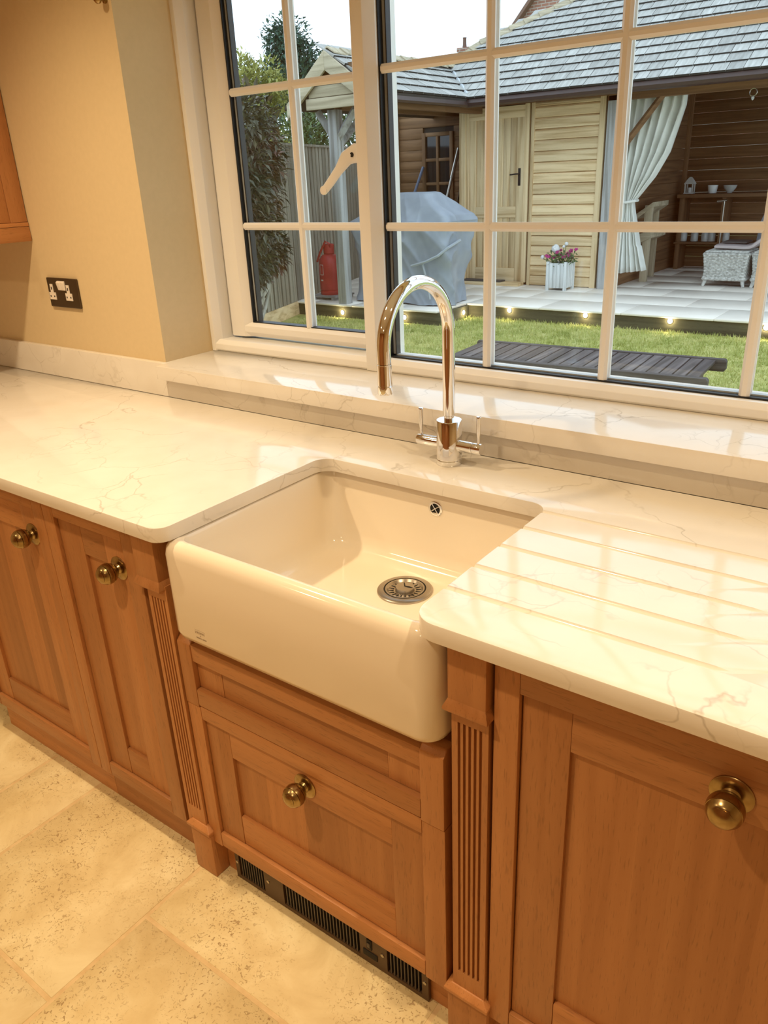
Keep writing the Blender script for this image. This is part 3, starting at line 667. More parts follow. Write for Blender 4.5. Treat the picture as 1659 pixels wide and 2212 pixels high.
# grass blades over the part of the lawn the window shows
rg = random.Random(11); vs, fs = [], []
for k in range(52000):
    y = 3.4 + (rg.random() ** 1.1) * 3.2; x = rg.uniform(-5.2, .6)
    if y > 5.75 and x < -3.5: continue
    if y > 6.42: continue
    hgt = rg.uniform(.018, .045); a = rg.uniform(0, 2 * PI); wv = .004; lx_, ly_ = rg.uniform(-.02, .02), rg.uniform(-.02, .02)
    i = len(vs); vs += [(x - wv * math.cos(a), y - wv * math.sin(a), GZ), (x + wv * math.cos(a), y + wv * math.sin(a), GZ), (x + lx_, y + ly_, GZ + hgt)]; fs.append((i, i + 1, i + 2))
mm_ = MB(); mm_.v = vs; mm_.f = fs; mm_.m = [0] * len(fs)
go = mm_.build('grass_blades', 'grass_blade', gd, recalc=False); go['kind'] = 'stuff'
# paved deck with timber riser
dk = tag(MB().box(-3.53, 4.0, 6.45, 10.6, GZ + .001, DZ - .022).box(-6.6, -3.53, 5.84, 10.6, GZ + .001, DZ - .022).build('deck', 'sleeper_x'), 'raised patio platform in front of the timber outbuilding', 'patio', kind='structure')
def slabs(x0, x1, y0, y1, sx, sy):
    y = y0; r = 0
    while y < y1 - .01:
        ye = min(y + sy, y1); x = x0 - (sx / 2 if r % 2 else 0)
        while x < x1 - .01:
            a, b_ = max(x, x0), min(x + sx, x1)
            if b_ - a > .02: B('slab', 'paving', dk, a + .002, b_ - .002, y + .002, ye - .002, DZ - .022, DZ, .002, 1)
            x += sx
        y = ye; r += 1
slabs(-3.53, 2.6, 6.40, 10.55, .9, .6); slabs(-6.5, -3.53, 5.78, 8.58, .6, .6)
B('riser', 'sleeper_x', dk, -3.53, 4.0, 6.425, 6.45, GZ - .01, DZ - .023, .003)
B('riser', 'sleeper_x', dk, -6.6, -3.505, 5.81, 5.84, GZ - .01, DZ - .023, .003)
B('riser', 'sleeper_y', dk, -3.53, -3.505, 5.84, 6.425, GZ - .01, DZ - .023, .003)
def deck_light(x, y, z, axis, label):
    t_ = thing('deck_light', label, 'light', (x, y, z), 'recessed lights in the patio riser')
    d = {'-y': (0, -1), 'x': (1, 0)}[axis]
    MB().lathe([(.030, 0), (.030, .003), (.025, .005), (.024, .003)], (x, y, z), axis, 20).build('bezel', 'steel', t_, smooth=True)
    MB().lathe([(.0245, .003), (.020, .008), (.001, .010)], (x, y, z), axis, 16).build('lens', 'lamp_lens', t_, smooth=True)
    ld = bpy.data.lights.new('deck_lamp', 'POINT'); ld.energy = 1.1; ld.color = (1, .85, .55); ld.shadow_soft_size = .012
    lo = bpy.data.objects.new('deck_lamp', ld); col.objects.link(lo); lo.location = (d[0] * .03, d[1] * .03, 0); lo.parent = t_
for x, lb in ((-2.99, 'glowing riser light just right of the inner patio corner'), (-2.11, 'glowing riser light below the flower planter'), (-1.24, 'glowing riser light below the rattan stool'), (-.37, 'glowing riser light at the right edge of the window')):
    deck_light(x, 6.425, .066, '-y', lb)
deck_light(-4.86, 5.81, .022, '-y', 'glowing riser light below the grey porch post')
deck_light(-3.97, 5.81, .022, '-y', 'glowing riser light seen inside the arch of the tap')
deck_light(-3.505, 6.30, .030, 'x', 'glowing riser light on the side of the stepped patio')

# ---- timber outbuilding
sh = thing('timber_outbuilding', 'timber garden outbuilding with shingle roof door and open seating bay', 'building', (-3, 8, DZ))
WY = 8.0
B('wall_core', 'darkclad_z', sh, -4.56, -2.5, WY + .03, 10.4, DZ, 2.30)
B('corner_post', 'clad_z', sh, -4.56, -4.47, WY - .035, WY + .06, DZ, 2.25, .004)
z = DZ + .005; k = 0
while z < 2.2:          # cladding right of the door, one board per course
    z1 = min(z + .1195, 2.205)
    MB().prism([(WY + .03, z), (WY - .006, z + .002), (WY - .010, z + .010), (WY - .004, z1 - .020), (WY + .014, z1 - .004), (WY + .03, z1)], -3.535, -2.715, 'x').build('cladding_board', 'clad_x', sh)
    z += .1195; k += 1
B('trim_board', 'clad_z', sh, -3.57, -3.53, WY - .022, WY + .03, DZ, 2.22, .003)
B('trim_board', 'clad_z', sh, -2.725, -2.655, WY - .022, WY + .03, DZ, 2.22, .003)
B('bay_post', 'greypost_z', sh, -2.62, -2.46, WY - .06, WY + .10, DZ, 2.20, .008)
# ledged door with vertical boards in a frame
B('door_frame', 'clad_z', sh, -3.655, -3.595, WY - .02, WY + .03, DZ + .03, 2.20, .003)
B('door_frame', 'clad_z', sh, -4.47, -4.43, WY - .02, WY + .03, DZ + .03, 2.20, .003)
dr = B('door', 'clad_z', sh, -4.43, -3.655, WY + .012, WY + .03, DZ + .03, 2.19)
B('door_rail', 'clad_x', dr, -4.43, -3.655, WY - .012, WY + .012, 2.06, 2.19, .003)
B('door_rail', 'clad_x', dr, -4.33, -3.755, WY - .012, WY + .012, .93, 1.06, .003)
B('door_rail', 'clad_x', dr, -4.33, -3.755, WY - .012, WY + .012, DZ + .03, DZ + .20, .003)
B('door_stile', 'clad_z', dr, -4.43, -4.33, WY - .012, WY + .012, DZ + .03, 2.06, .003)
B('door_stile', 'clad_z', dr, -3.755, -3.657, WY - .012, WY + .012, DZ + .03, 2.06, .003)
for k in range(6):
    B('door_board', 'clad_z', dr, -4.33 + k * .0958 + .0015, -4.33 + (k + 1) * .0958 - .0015, WY + .002, WY + .012, DZ + .20, 2.06, .002, 1)
B('handle_plate', 'dark_metal', dr, -3.730, -3.695, WY - .018, WY - .012, 1.30, 1.50, .003)
MB().tube([(-3.712, WY - .018, 1.435), (-3.712, WY - .055, 1.435), (-3.74, WY - .06, 1.435), (-3.82, WY - .058, 1.428)], .009, 10).build('door_handle', 'dark_metal', dr, smooth=True)
B('head_board', 'darkclad_x', sh, -4.56, -2.62, WY - .03, WY + .03, 2.20, 2.33, .003)
# beam over the seating bay, fascia, gutter
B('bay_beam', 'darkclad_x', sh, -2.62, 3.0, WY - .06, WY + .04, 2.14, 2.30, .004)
MB().tube([(-2.52, WY - .02, 1.55), (-2.02, WY - .02, 2.17)], .036, 4).build('knee_brace', 'darkclad_x', sh)
MB().prism([(7.43, 2.255), (7.40, 2.215), (7.41, 2.185), (7.44, 2.170), (7.48, 2.172), (7.50, 2.195), (7.50, 2.255)], -4.15, 3.0, 'x').build('gutter', 'gutter', sh, smooth=True)
MB().prism([(7.50, 2.23), (7.52, 2.23), (8.05, 2.29), (8.05, 2.32), (7.50, 2.28)], -4.15, 3.0, 'x').build('soffit', 'darkclad_x', sh)
# open bay: back wall and side wall boards
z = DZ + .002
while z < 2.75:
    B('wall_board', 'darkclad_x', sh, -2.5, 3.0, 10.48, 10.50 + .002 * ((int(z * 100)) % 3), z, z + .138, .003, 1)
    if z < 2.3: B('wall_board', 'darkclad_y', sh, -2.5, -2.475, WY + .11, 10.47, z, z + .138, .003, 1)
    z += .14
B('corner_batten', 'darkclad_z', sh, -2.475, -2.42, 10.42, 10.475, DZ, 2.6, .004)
# main roof slope (rise .7) with individual shingles
S = .70; EY, EZ = 7.43, 2.262
sl_ = math.atan(S); cs, sn = math.cos(sl_), math.sin(sl_)
def roof_z(y): return EZ + S * (y - EY)
def hip_x(y):                      # left limit of the main slope: valley first, then hip
    if y < 8.06: return -4.17 - (y - 7.5) * 1.03
    if y < 8.41: return -4.75 + (y - 8.06) * .66
    return -4.52 + (y - 8.41) * 1.68
pl_ = [(-4.10, EY), (3.0, EY), (3.0, 9.6), (-2.52, 9.6), (-4.52, 8.41), (-4.75, 8.06)]
MB().add([(x, y, roof_z(y) - .012) for x, y in pl_] + [(x, y, roof_z(y) - .06) for x, y in pl_], [tuple(range(6)), tuple(range(11, 5, -1))] + [(i, (i + 1) % 6, (i + 1) % 6 + 6, i + 6) for i in range(6)]).build('roof_deck', 'roof_board', sh)
MB().add([(3.0, 9.6, roof_z(9.6) - .02), (-2.52, 9.6, roof_z(9.6) - .02), (-2.52, 11.0, 2.7), (3.0, 11.0, 2.7)], [(0, 1, 2, 3)]).build('roof_deck', 'roof_board', sh)
MB().add([(-2.52, 9.6, roof_z(9.6) - .02), (-4.52, 8.41, roof_z(8.41) - .02), (-4.75, 8.06, roof_z(8.06) - .02), (-5.0, 8.7, 2.3), (-4.6, 10.6, 2.3), (-2.52, 11.0, 2.7)], [(0, 1, 2, 3, 4, 5)]).build('roof_deck', 'roof_board', sh)
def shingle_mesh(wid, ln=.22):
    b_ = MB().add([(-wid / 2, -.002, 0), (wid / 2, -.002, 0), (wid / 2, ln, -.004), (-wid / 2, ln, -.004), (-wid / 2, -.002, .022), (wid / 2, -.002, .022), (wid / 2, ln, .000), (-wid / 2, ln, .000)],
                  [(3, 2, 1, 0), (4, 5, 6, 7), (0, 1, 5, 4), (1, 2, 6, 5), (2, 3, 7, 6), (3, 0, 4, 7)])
    b_.m[2] = 1          # butt face coloured darker than the shingle top
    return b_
WID = [.12, .15, .18, .21]
def place_shingles(origin, ux, uy, ncourse, pitch, xlim, view, par, budget):
    """rows of shingles: ux along the eave, uy up the slope; xlim(course)->(x0,x1) along ux"""
    n_ = ux.cross(uy); meshes = {}
    rr = random.Random(5); singles = []; rest = MB()
    for c in range(ncourse):
        x0, x1 = xlim(c); x = x0 + rr.uniform(0, .08)
        while x < x1 - .05:
            wid = rr.choice(WID)
            if x + wid > x1: wid = min(WID, key=lambda q: abs(q - (x1 - x)))
            pos = origin + ux * (x + wid / 2) + uy * (c * pitch) + n_ * rr.uniform(0, .003)
            singles.append((view(pos, c), wid, pos)); x += wid + .004
    singles.sort(key=lambda q: q[0])
    M3 = Matrix((ux, uy, n_)).transposed()
    for i, (_, wid, pos) in enumerate(singles):
        if i < budget:
            if wid not in meshes:
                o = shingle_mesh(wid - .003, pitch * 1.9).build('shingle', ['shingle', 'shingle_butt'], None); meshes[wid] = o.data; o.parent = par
            else:
                o = bpy.data.objects.new('shingle', meshes[wid]); col.objects.link(o); o.parent = par
            o.matrix_local = Matrix.Translation(pos - wloc(par)) @ M3.to_4x4() @ Matrix.Rotation(math.radians(-1.5), 4, 'X')
        else:
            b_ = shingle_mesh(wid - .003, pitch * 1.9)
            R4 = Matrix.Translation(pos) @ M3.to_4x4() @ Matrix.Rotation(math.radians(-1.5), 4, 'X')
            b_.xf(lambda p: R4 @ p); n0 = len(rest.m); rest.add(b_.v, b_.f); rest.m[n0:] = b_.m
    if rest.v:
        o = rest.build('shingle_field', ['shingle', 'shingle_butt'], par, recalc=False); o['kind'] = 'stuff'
pitch = .152
def xlim_main(c):
    y = EY + c * pitch * cs
    return hip_x(max(y, 7.43)) + (.04 if y > 7.98 else -.16), 2.6
cl_ = Vector(cam.location)
def v_main(p, c): return (p - cl_).length + (30 if (p.x > .1 or p.y > 9.2) else 0)
ux, uy = Vector((1, 0, 0)), Vector((0, cs, sn))
place_shingles(Vector((0, EY, EZ)), ux, uy, 17, pitch, xlim_main, v_main, sh, 230)
# hip ridge caps
hp0 = [Vector((-4.75, 8.06, roof_z(8.06))), Vector((-4.52, 8.41, roof_z(8.41))), Vector((-2.52, 9.6, roof_z(9.6)))]
def caps(a, b_, n, par):
    for k in range(n):
        p = a.lerp(b_, k / n); q = a.lerp(b_, (k + 1.12) / n); d = (q - p).normalized(); sd = d.cross(Vector((0, 0, 1))).normalized(); up = sd.cross(d)
        m = MB(); vs = []
        for P_, lift in ((p, .034), (q, .018)):
            for (u_, h_) in ((-.085, -.045), (0, .012), (.085, -.045)): vs.append(P_ + sd * u_ + up * (h_ + lift))
            for (u_, h_) in ((-.085, -.058), (0, -.003), (.085, -.058)): vs.append(P_ + sd * u_ + up * (h_ + lift))
        m.add(vs, [(0, 1, 7, 6), (1, 2, 8, 7), (3, 4, 1, 0), (4, 5, 2, 1), (9, 10, 4, 3), (10, 11, 5, 4), (6, 7, 10, 9), (7, 8, 11, 10), (0, 6, 9, 3), (2, 5, 11, 8)])
        m.build('ridge_cap', 'greenpine_x', par)
caps(hp0[0], hp0[1], 3, sh); caps(hp0[1], hp0[2], 13, sh)
MB().tube([(-4.17, 7.5, 2.315), (-4.46, 7.78, 2.505), (-4.75, 8.06, 2.70)], .022, 6).build('valley_lead', 'lead_flash', sh)

# ---- gabled porch over the barbecue corner
po = thing('gabled_porch', 'small gabled timber porch on a grey post left of the outbuilding', 'porch', (-4.75, 5.85, DZ))
RX, RZ, GYF = -4.74, 2.672, 5.60
def rafters(sgn, x1, z1, name='barge_board'):
    # board from the ridge down to the eave in the gable plane
    d = Vector((x1 - RX, 0, z1 - RZ)).normalized(); n_ = Vector((d.z, 0, -d.x)) * (1 if d.x > 0 else -1)
    n_ = Vector((0, 0, -1))
    MB().add([(RX, GYF, RZ), (x1, GYF, z1), (x1, GYF, z1 - .150), (RX, GYF, RZ - .175), (RX, GYF + .03, RZ), (x1, GYF + .03, z1), (x1, GYF + .03, z1 - .150), (RX, GYF + .03, RZ - .175)],
             [(0, 1, 2, 3), (7, 6, 5, 4), (0, 4, 5, 1), (1, 5, 6, 2), (2, 6, 7, 3), (3, 7, 4, 0)]).build(name, 'greenpine_x', po, .003)
rafters(1, -4.16, 2.272); rafters(-1, -5.30, 2.222)
B('gable_board', 'greenpine_x', po, -5.02, -4.22, GYF + .05, GYF + .08, 2.262, 2.365, .004)
B('gable_board', 'greenpine_x', po, -5.06, -4.20, GYF + .045, GYF + .085, 2.150, 2.256, .004)
B('gable_back', 'darkclad_x', po, -5.0, -4.3, GYF + .1, GYF + .12, 2.3, 2.55)
B('post', 'greypost_z', po, -4.905, -4.785, 5.80, 5.915, DZ, 2.15, .006)
MB().tube([(-5.08, 5.86, 2.14), (-4.86, 5.86, 1.86)], .046, 4).build('knee_brace', 'greypost_z', po)
MB().tube([(-4.845, 5.93, 1.82), (-4.845, 6.42, 2.16)], .046, 4).build('knee_brace', 'greypost_z', po)
MB().tube([(-4.83, 5.86, 1.86), (-4.56, 5.86, 2.14)], .046, 4).build('knee_brace', 'greypost_z', po)
B('side_beam', 'darkclad_y', po, -4.905, -4.785, 5.92, 8.55, 2.15, 2.25, .004)
B('side_beam', 'darkclad_y', po, -4.32, -4.24, 5.72, 8.0, 2.13, 2.23, .004)
for k in range(7): B('rafter_foot', 'greenpine_x', po, -4.30, -4.20, 5.9 + k * .31, 5.95 + k * .31, 2.235, 2.30, .003)
MB().prism([(-4.115, 2.235), (-4.10, 2.195), (-4.12, 2.175), (-4.16, 2.175), (-4.17, 2.235)], 5.64, 7.46, 'y').build('gutter', 'gutter', po)
# porch roof slopes
for sx, ex_, ez_ in ((1, -4.13, 2.268), (-1, -5.36, 2.208)):
    a = Vector((RX, 0, RZ)); e = Vector((ex_, 0, ez_)); L_ = (e - a).length
    y0, y1 = GYF + .032, 8.06
    pts = [(RX, y0, RZ - .008), (ex_, y0, ez_ - .008), (ex_, 7.47 if sx > 0 else 8.6, ez_ - .008), (RX, 8.06 if sx > 0 else 8.6, RZ - .008)]
    MB().add(pts + [(x, y, z - .03) for x, y, z in pts], [(0, 1, 2, 3), (7, 6, 5, 4), (0, 4, 5, 1), (1, 5, 6, 2), (2, 6, 7, 3), (3, 7, 4, 0)]).build('roof_deck', 'roof_board', po)
sl2 = math.atan2(RZ - 2.268, -4.13 - RX); up2 = Vector((-math.cos(sl2), 0, math.sin(sl2))); ux2 = Vector((0, 1, 0))
def xlim_p(c):
    return 5.62, 7.50 + c * pitch * math.cos(sl2) * .98
place_shingles(Vector((-4.13, 0, 2.268)), ux2, up2, 5, pitch, xlim_p, lambda p, c: p.y, po, 70)
caps(Vector((RX, 5.66, RZ)), Vector((RX, 8.06, RZ + .03)), 11, po)
# dark back wall of the porch with its little window, side return
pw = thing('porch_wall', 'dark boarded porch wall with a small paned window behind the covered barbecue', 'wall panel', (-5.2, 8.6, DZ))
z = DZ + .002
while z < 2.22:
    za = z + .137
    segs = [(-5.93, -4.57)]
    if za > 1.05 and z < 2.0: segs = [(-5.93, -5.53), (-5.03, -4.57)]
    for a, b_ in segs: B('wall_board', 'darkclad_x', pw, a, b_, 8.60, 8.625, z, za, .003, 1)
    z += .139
B('wall_post', 'darkclad_z', pw, -6.02, -5.93, 8.56, 8.65, DZ, 2.3, .004)
B('wall_core', 'roof_board', pw, -5.95, -4.57, 8.63, 8.66, DZ, 2.5)
wf = B('window_frame', 'darkclad_z', pw, -5.53, -5.475, 8.57, 8.63, 1.04, 2.0, .003)
for (x0, x1, z0, z1) in ((-5.085, -5.03, 1.04, 2.0), (-5.475, -5.085, 1.95, 2.0), (-5.475, -5.085, 1.04, 1.09), (-5.302, -5.262, 1.09, 1.95), (-5.475, -5.302, 1.635, 1.675), (-5.262, -5.085, 1.635, 1.675), (-5.475, -5.302, 1.330, 1.368), (-5.262, -5.085, 1.330, 1.368)):
    B('window_bar', 'darkclad_x' if x1 - x0 > z1 - z0 else 'darkclad_z', wf, x0, x1, 8.575, 8.61, z0, z1, .002, 1)
for (x0, x1) in ((-5.475, -5.302), (-5.262, -5.085)):
    for (z0, z1) in ((1.09, 1.33), (1.368, 1.635), (1.675, 1.95)): B('window_pane', 'dark_glass', wf, x0, x1, 8.60, 8.606, z0, z1)
for k in range(9): B('trellis_slat', 'darkclad_x', pw, -6.6, -6.02, 8.60, 8.62, .3 + k * .2, .42 + k * .2, .002, 1)
# step and mat at the door
tag(B('door_step', 'clad_x', None, -4.50, -3.60, 7.80, 7.965, DZ, .158, .004), 'pale timber step below the shed door', 'step')
tag(B('door_mat', 'doormat', None, -4.44, -3.86, 7.815, 7.955, .1585, .176, .004), 'dark brown mat lying at the shed door', 'mat')

# ---- curtain in the bay
cu = thing('curtain', 'cream canvas curtain tied back against the grey bay post', 'curtain', (-2.3, 8.1, .3))
prof = [(2.20, -2.42, -1.80), (2.05, -2.43, -1.81), (1.85, -2.44, -1.87), (1.6, -2.45, -1.95), (1.35, -2.45, -2.09), (1.18, -2.43, -2.22), (1.08, -2.41, -2.30), (.98, -2.42, -2.28), (.80, -2.44, -2.23), (.55, -2.45, -2.17), (.28, -2.47, -2.09)]
nu = 72; vs, fs = [], []
rows = []
for i in range(len(prof) - 1):
    for k in range(4): rows.append(tuple(prof[i][j] + (prof[i + 1][j] - prof[i][j]) * k / 4 for j in range(3)))
rows.append(prof[-1])
for (z, a, b_) in rows:
    amp = .012 + .045 * min(1, (b_ - a) / .5)
    for u in range(nu + 1):
        tt = u / nu; x = a + (b_ - a) * tt
        vs.append((x, 8.12 + amp * math.sin(tt * 6.2 * 2 * PI + 1.1 * math.sin(z * 2.1)) + .02 * math.sin(tt * 17 + z * 3), z + .05 * tt * (1 if z < .6 else 0)))
for i in range(len(rows) - 1):
    for u in range(nu): j = i * (nu + 1) + u; fs.append((j, j + 1, j + nu + 2, j + nu + 1))
cm = MB(); cm.v, cm.f, cm.m = vs, fs, [0] * len(fs)
co = cm.build('drape', 'canvas', cu, smooth=True, recalc=False); md = co.modifiers.new('thick', 'SOLIDIFY'); md.thickness = .004
MB().tube([(-2.46, 8.06, 1.09), (-2.36, 8.045, 1.085), (-2.27, 8.07, 1.10), (-2.27, 8.17, 1.10)], .014, 8).build('tie_back', 'canvas', cu, smooth=True)

# ---- covered barbecue
bb = thing('covered_barbecue', 'barbecue under a creased grey waterproof cover on the patio corner', 'barbecue', (-4.2, 6.35, DZ))
secs = [(DZ + .012, -4.90, -3.545, 6.02, 6.62), (.30, -4.88, -3.56, 6.04, 6.62), (.50, -4.87, -3.57, 6.06, 6.62), (.72, -4.90, -3.55, 6.05, 6.64), (.90, -4.93, -3.52, 6.04, 6.65), (1.00, -4.93, -3.50, 6.05, 6.65), (1.06, -4.86, -3.54, 6.08, 6.63), (1.16, -4.72, -3.72, 6.13, 6.60), (1.24, -4.60, -3.84, 6.18, 6.57), (1.285, -4.52, -3.90, 6.22, 6.54), (1.297, -4.46, -3.95, 6.26, 6.50)]
rings = []
NS = 12; fine = []
for i in range(len(secs) - 1):
    for k in range(9): fine.append(tuple(secs[i][j] + (secs[i + 1][j] - secs[i][j]) * k / 9 for j in range(5)))
fine.append(secs[-1])
for (z, a, b_, c, d) in fine:
    rg_ = []
    base = rrect((a + b_) / 2, (c + d) / 2, (b_ - a) / 2, (d - c) / 2, min(.09, (d - c) / 2.2), z, 6)
    ext = []
    for i in range(len(base)):
        p, q = Vector(base[i]), Vector(base[(i + 1) % len(base)]); L_ = (q - p).length; nn = max(1, int(L_ / .06)) if L_ > .1 else 1
        ext.append((p, q, L_))
    rings.append(base)
# resample every ring to the same count along its length
def resample(r, n):
    P_ = [Vector(p) for p in r]; m_ = len(P_); L_ = [(P_[(i + 1) % m_] - P_[i]).length for i in range(m_)]; tot = sum(L_); out_ = []; i = 0; acc = 0
    for k in range(n):
        tgt = tot * k / n
        while acc + L_[i] < tgt: acc += L_[i]; i += 1
        out_.append(P_[i].lerp(P_[(i + 1) % m_], (tgt - acc) / max(L_[i], 1e-9)))
    return out_
R2 = []
for r in rings:
    rr = resample(r, 260); z = rr[0].z; ctr = Vector((-4.22, 6.34, z)); o_ = []
    for p in rr:
        dirv = (p - ctr); dirv.z = 0; dirv.normalize()
        f = 1 - min(1, max(0, (z - 1.0) / .3))
        q = Vector((p.x * 2.0 + p.z * 1.5, p.y * 2.2, p.z * .55 - p.x * .35))
        crease = .085 * (1 - (1 - abs(noise.noise(q * 1.15))) ** 3) + .022 * (1 - (1 - abs(noise.noise(q * 2.9 + Vector((3, 1, 7))))) ** 3)
        hem = .03 * math.sin(p.x * 17 + p.y * 13) * max(0, (.5 - z)) * 2
        o_.append(p - dirv * (crease * (.35 + .65 * f) - .02 - hem * .6) + Vector((0, 0, .004 * noise.noise(q * 3) + (.02 * noise.noise(Vector((p.x * 4, p.y * 4, 1))) if z < .2 else 0))))
    R2.append([tuple((v_.x, v_.y, max(v_.z, DZ + .004))) for v_ in o_])
MB().loft(R2).build('cover', 'cover_grey', bb, smooth=True)
MB().tube([(-4.0, 6.01, .55), (-3.80, 6.0, .60), (-3.66, 6.02, .66), (-3.57, 6.09, .74), (-3.545, 6.3, .80)], .016, 6).build('strap', 'cover_strap', bb)
MB().tube([(-3.86, 6.02, .58), (-3.80, 6.02, .38), (-3.76, 6.01, .20)], .012, 6).build('strap', 'cover_strap', bb)

# ---- gas bottle on a rack
gb = thing('gas_bottle', 'red gas bottle standing behind the grey porch post', 'gas bottle', (-5.30, 6.15, DZ + .05))
MB().lathe([(.125, 0), (.130, .01), (.130, .045), (.122, .05), (.133, .065), (.133, .36), (.125, .41), (.09, .455), (.055, .475), (.055, .49)], (-5.30, 6.15, DZ + .05), n=32).build('cylinder', 'gas_red', gb, smooth=True)
MB().lathe([(.062, .475), (.066, .48), (.066, .575), (.058, .585), (.058, .50)], (-5.30, 6.15, DZ + .05), n=24).build('collar', 'gas_red', gb, smooth=True)
MB().tube([(-5.26, 6.13, .70), (-5.24, 6.10, .76), (-5.28, 6.07, .79), (-5.38, 6.08, .66), (-5.47, 6.12, .55)], .014, 8).build('hose', 'gas_red', gb, smooth=True)
a0 = 205
m = MB()
for (d0, d1, z0, z1) in ((246, 272, .52, .525), (246, 272, .405, .41), (246, 248.5, .41, .52), (270, 272.5, .41, .52), (250, 268, .335, .352)):
    for k in range(4):
        a, b_ = math.radians(d0 + (d1 - d0) * k / 4), math.radians(d0 + (d1 - d0) * (k + 1) / 4)
        m.add([(-5.30 + .1338 * math.cos(a), 6.15 + .1338 * math.sin(a), z0), (-5.30 + .1338 * math.cos(b_), 6.15 + .1338 * math.sin(b_), z0), (-5.30 + .1338 * math.cos(b_), 6.15 + .1338 * math.sin(b_), z1), (-5.30 + .1338 * math.cos(a), 6.15 + .1338 * math.sin(a), z1)], [(0, 1, 2, 3)])
m.build('print', 'label_white', gb, recalc=False)
rk = thing('slatted_stand', 'low grey slatted stand under the red gas bottle', 'stand', (-5.30, 6.15, DZ))
for k in range(4): B('slat', 'greypost_x', rk, -5.50, -5.10, 5.97 + k * .10, 6.05 + k * .10, DZ + .03, DZ + .0495, .002)
for x in (-5.46, -5.16): B('bearer', 'greypost_y', rk, x, x + .04, 5.97, 6.35, DZ, DZ + .03, .002)

# ---- poles leaning on the porch wall
def pole(label, a, b_, r, mats):
    t_ = thing('broom_pole', label, 'pole', a, 'poles leaning behind the barbecue')
    A_, B2 = Vector(a), Vector(b_); M_ = A_.lerp(B2, .78)
    MB().tube([A_, M_], r, 12).build('shaft', mats[0], t_, smooth=True)
    MB().tube([M_, B2], r * 1.25, 12).build('grip', mats[1], t_, smooth=True)
pole('white pole with dark blue grip leaning behind the barbecue', (-5.75, 7.9, DZ), (-5.50, 8.55, 1.57), .016, ('pole_white', 'pole_blue'))
pole('long grey pole leaning against the porch window', (-5.05, 7.9, DZ), (-4.90, 8.52, 1.78), .020, ('steel', 'steel'))
pole('short bent pale pole leaning beside the shed door', (-4.98, 8.1, DZ), (-4.87, 8.56, 1.37), .013, ('pole_white', 'bronze_plate'))

# ---- planter with flowers
pt = thing('flower_planter', 'white plank planter box standing against the cladding', 'planter', (-2.99, 7.75, DZ))
px0, px1, py0, py1, pz = -3.135, -2.875, 7.62, 7.88, DZ
for (x, y) in ((px0, py0), (px1 - .035, py0), (px0, py1 - .035), (px1 - .035, py1 - .035)):
    B('corner_post', 'white_plank', pt, x, x + .035, y, y + .035, pz, pz + .335, .003)
for k in range(4):
    w_ = (px1 - px0 - .07) / 4
    for yy in (py0 + .008, py1 - .026): B('plank', 'white_plank', pt, px0 + .035 + k * w_ + .001, px0 + .035 + (k + 1) * w_ - .001, yy, yy + .018, pz + .03, pz + .318, .002, 1)
    for xx in (px0 + .008, px1 - .026): B('plank', 'white_plank', pt, xx, xx + .018, py0 + .035 + k * w_ + .001, py0 + .035 + (k + 1) * w_ - .001, pz + .03, pz + .318, .002, 1)
B('soil', 'bark_dark', pt, px0 + .026, px1 - .026, py0 + .026, py1 - .026, pz + .03, pz + .29)
fr = random.Random(21)
def flower(c, r, mat, label, grp, n=5, up=Vector((0, -.75, .66))):
    t_ = thing('flower', label, 'flower', tuple(c), grp)
    up = (up + Vector((fr.uniform(-.35, .35), fr.uniform(-.1, .1), fr.uniform(-.25, .25)))).normalized(); u_ = up.cross(Vector((1, 0, 0))).normalized(); v2 = up.cross(u_)
    m = MB(); ph = fr.uniform(0, 1)
    for k in range(n):
        a = 2 * PI * (k + ph) / n; da = PI / n * 1.02
        P_ = lambda rr_, aa, hh: Vector(c) + (u_ * math.cos(aa) + v2 * math.sin(aa)) * rr_ + up * hh
        m.add([P_(0, 0, -.3 * r), P_(.62 * r, a - da, -.02 * r), P_(r, a - da * .5, .08 * r), P_(1.04 * r, a, .05 * r), P_(r, a + da * .5, .08 * r), P_(.62 * r, a + da, -.02 * r)], [(0, 1, 2, 3), (0, 3, 4, 5)])
    m.build('petals', mat, t_, recalc=False)
    MB().tube([Vector(c) - up * .25 * r, Vector((c[0] * .5 + -2.99 * .5, 7.75, DZ + .29))], .0025, 5).build('stem', 'leaf_green', t_)
def white_head(c, r, label):
    t_ = thing('flower', label, 'flower', tuple(c), 'white blooms in the planter')
    m = MB()
    for k in range(60):
        a = fr.uniform(0, 2 * PI); zz = fr.uniform(-.7, 1); q = math.sqrt(max(0, 1 - zz * zz)); d = Vector((q * math.cos(a), q * math.sin(a), zz)); p = Vector(c) + d * r * .82
        u_ = d.orthogonal().normalized(); v2 = d.cross(u_); s_ = r * .34
        m.add([p - u_ * s_ - d * .1 * s_, p - v2 * s_, p + u_ * s_, p + v2 * s_ + d * .3 * s_, p + d * .35 * s_], [(0, 1, 4), (1, 2, 4), (2, 3, 4), (3, 0, 4)])
    m.lathe([(r * .3, -r * .8), (r * .82, -.3 * r), (r * .82, .3 * r), (r * .3, r * .8)], c, n=12)
    m.build('bloom', 'petal_white', t_, recalc=False)
    MB().tube([Vector(c) - Vector((0, 0, r * .7)), Vector((-2.99, 7.75, DZ + .29))], .004, 5).build('stem', 'leaf_green', t_)
white_head((-3.085, 7.76, .588), .055, 'large round white bloom in the planter')
white_head((-2.957, 7.78, .645), .024, 'small white bloom standing highest in the planter')
white_head((-2.985, 7.77, .615), .019, 'smallest white bloom below the highest one')
white_head((-3.225, 7.70, .495), .026, 'white bloom hanging off the left of the planter')
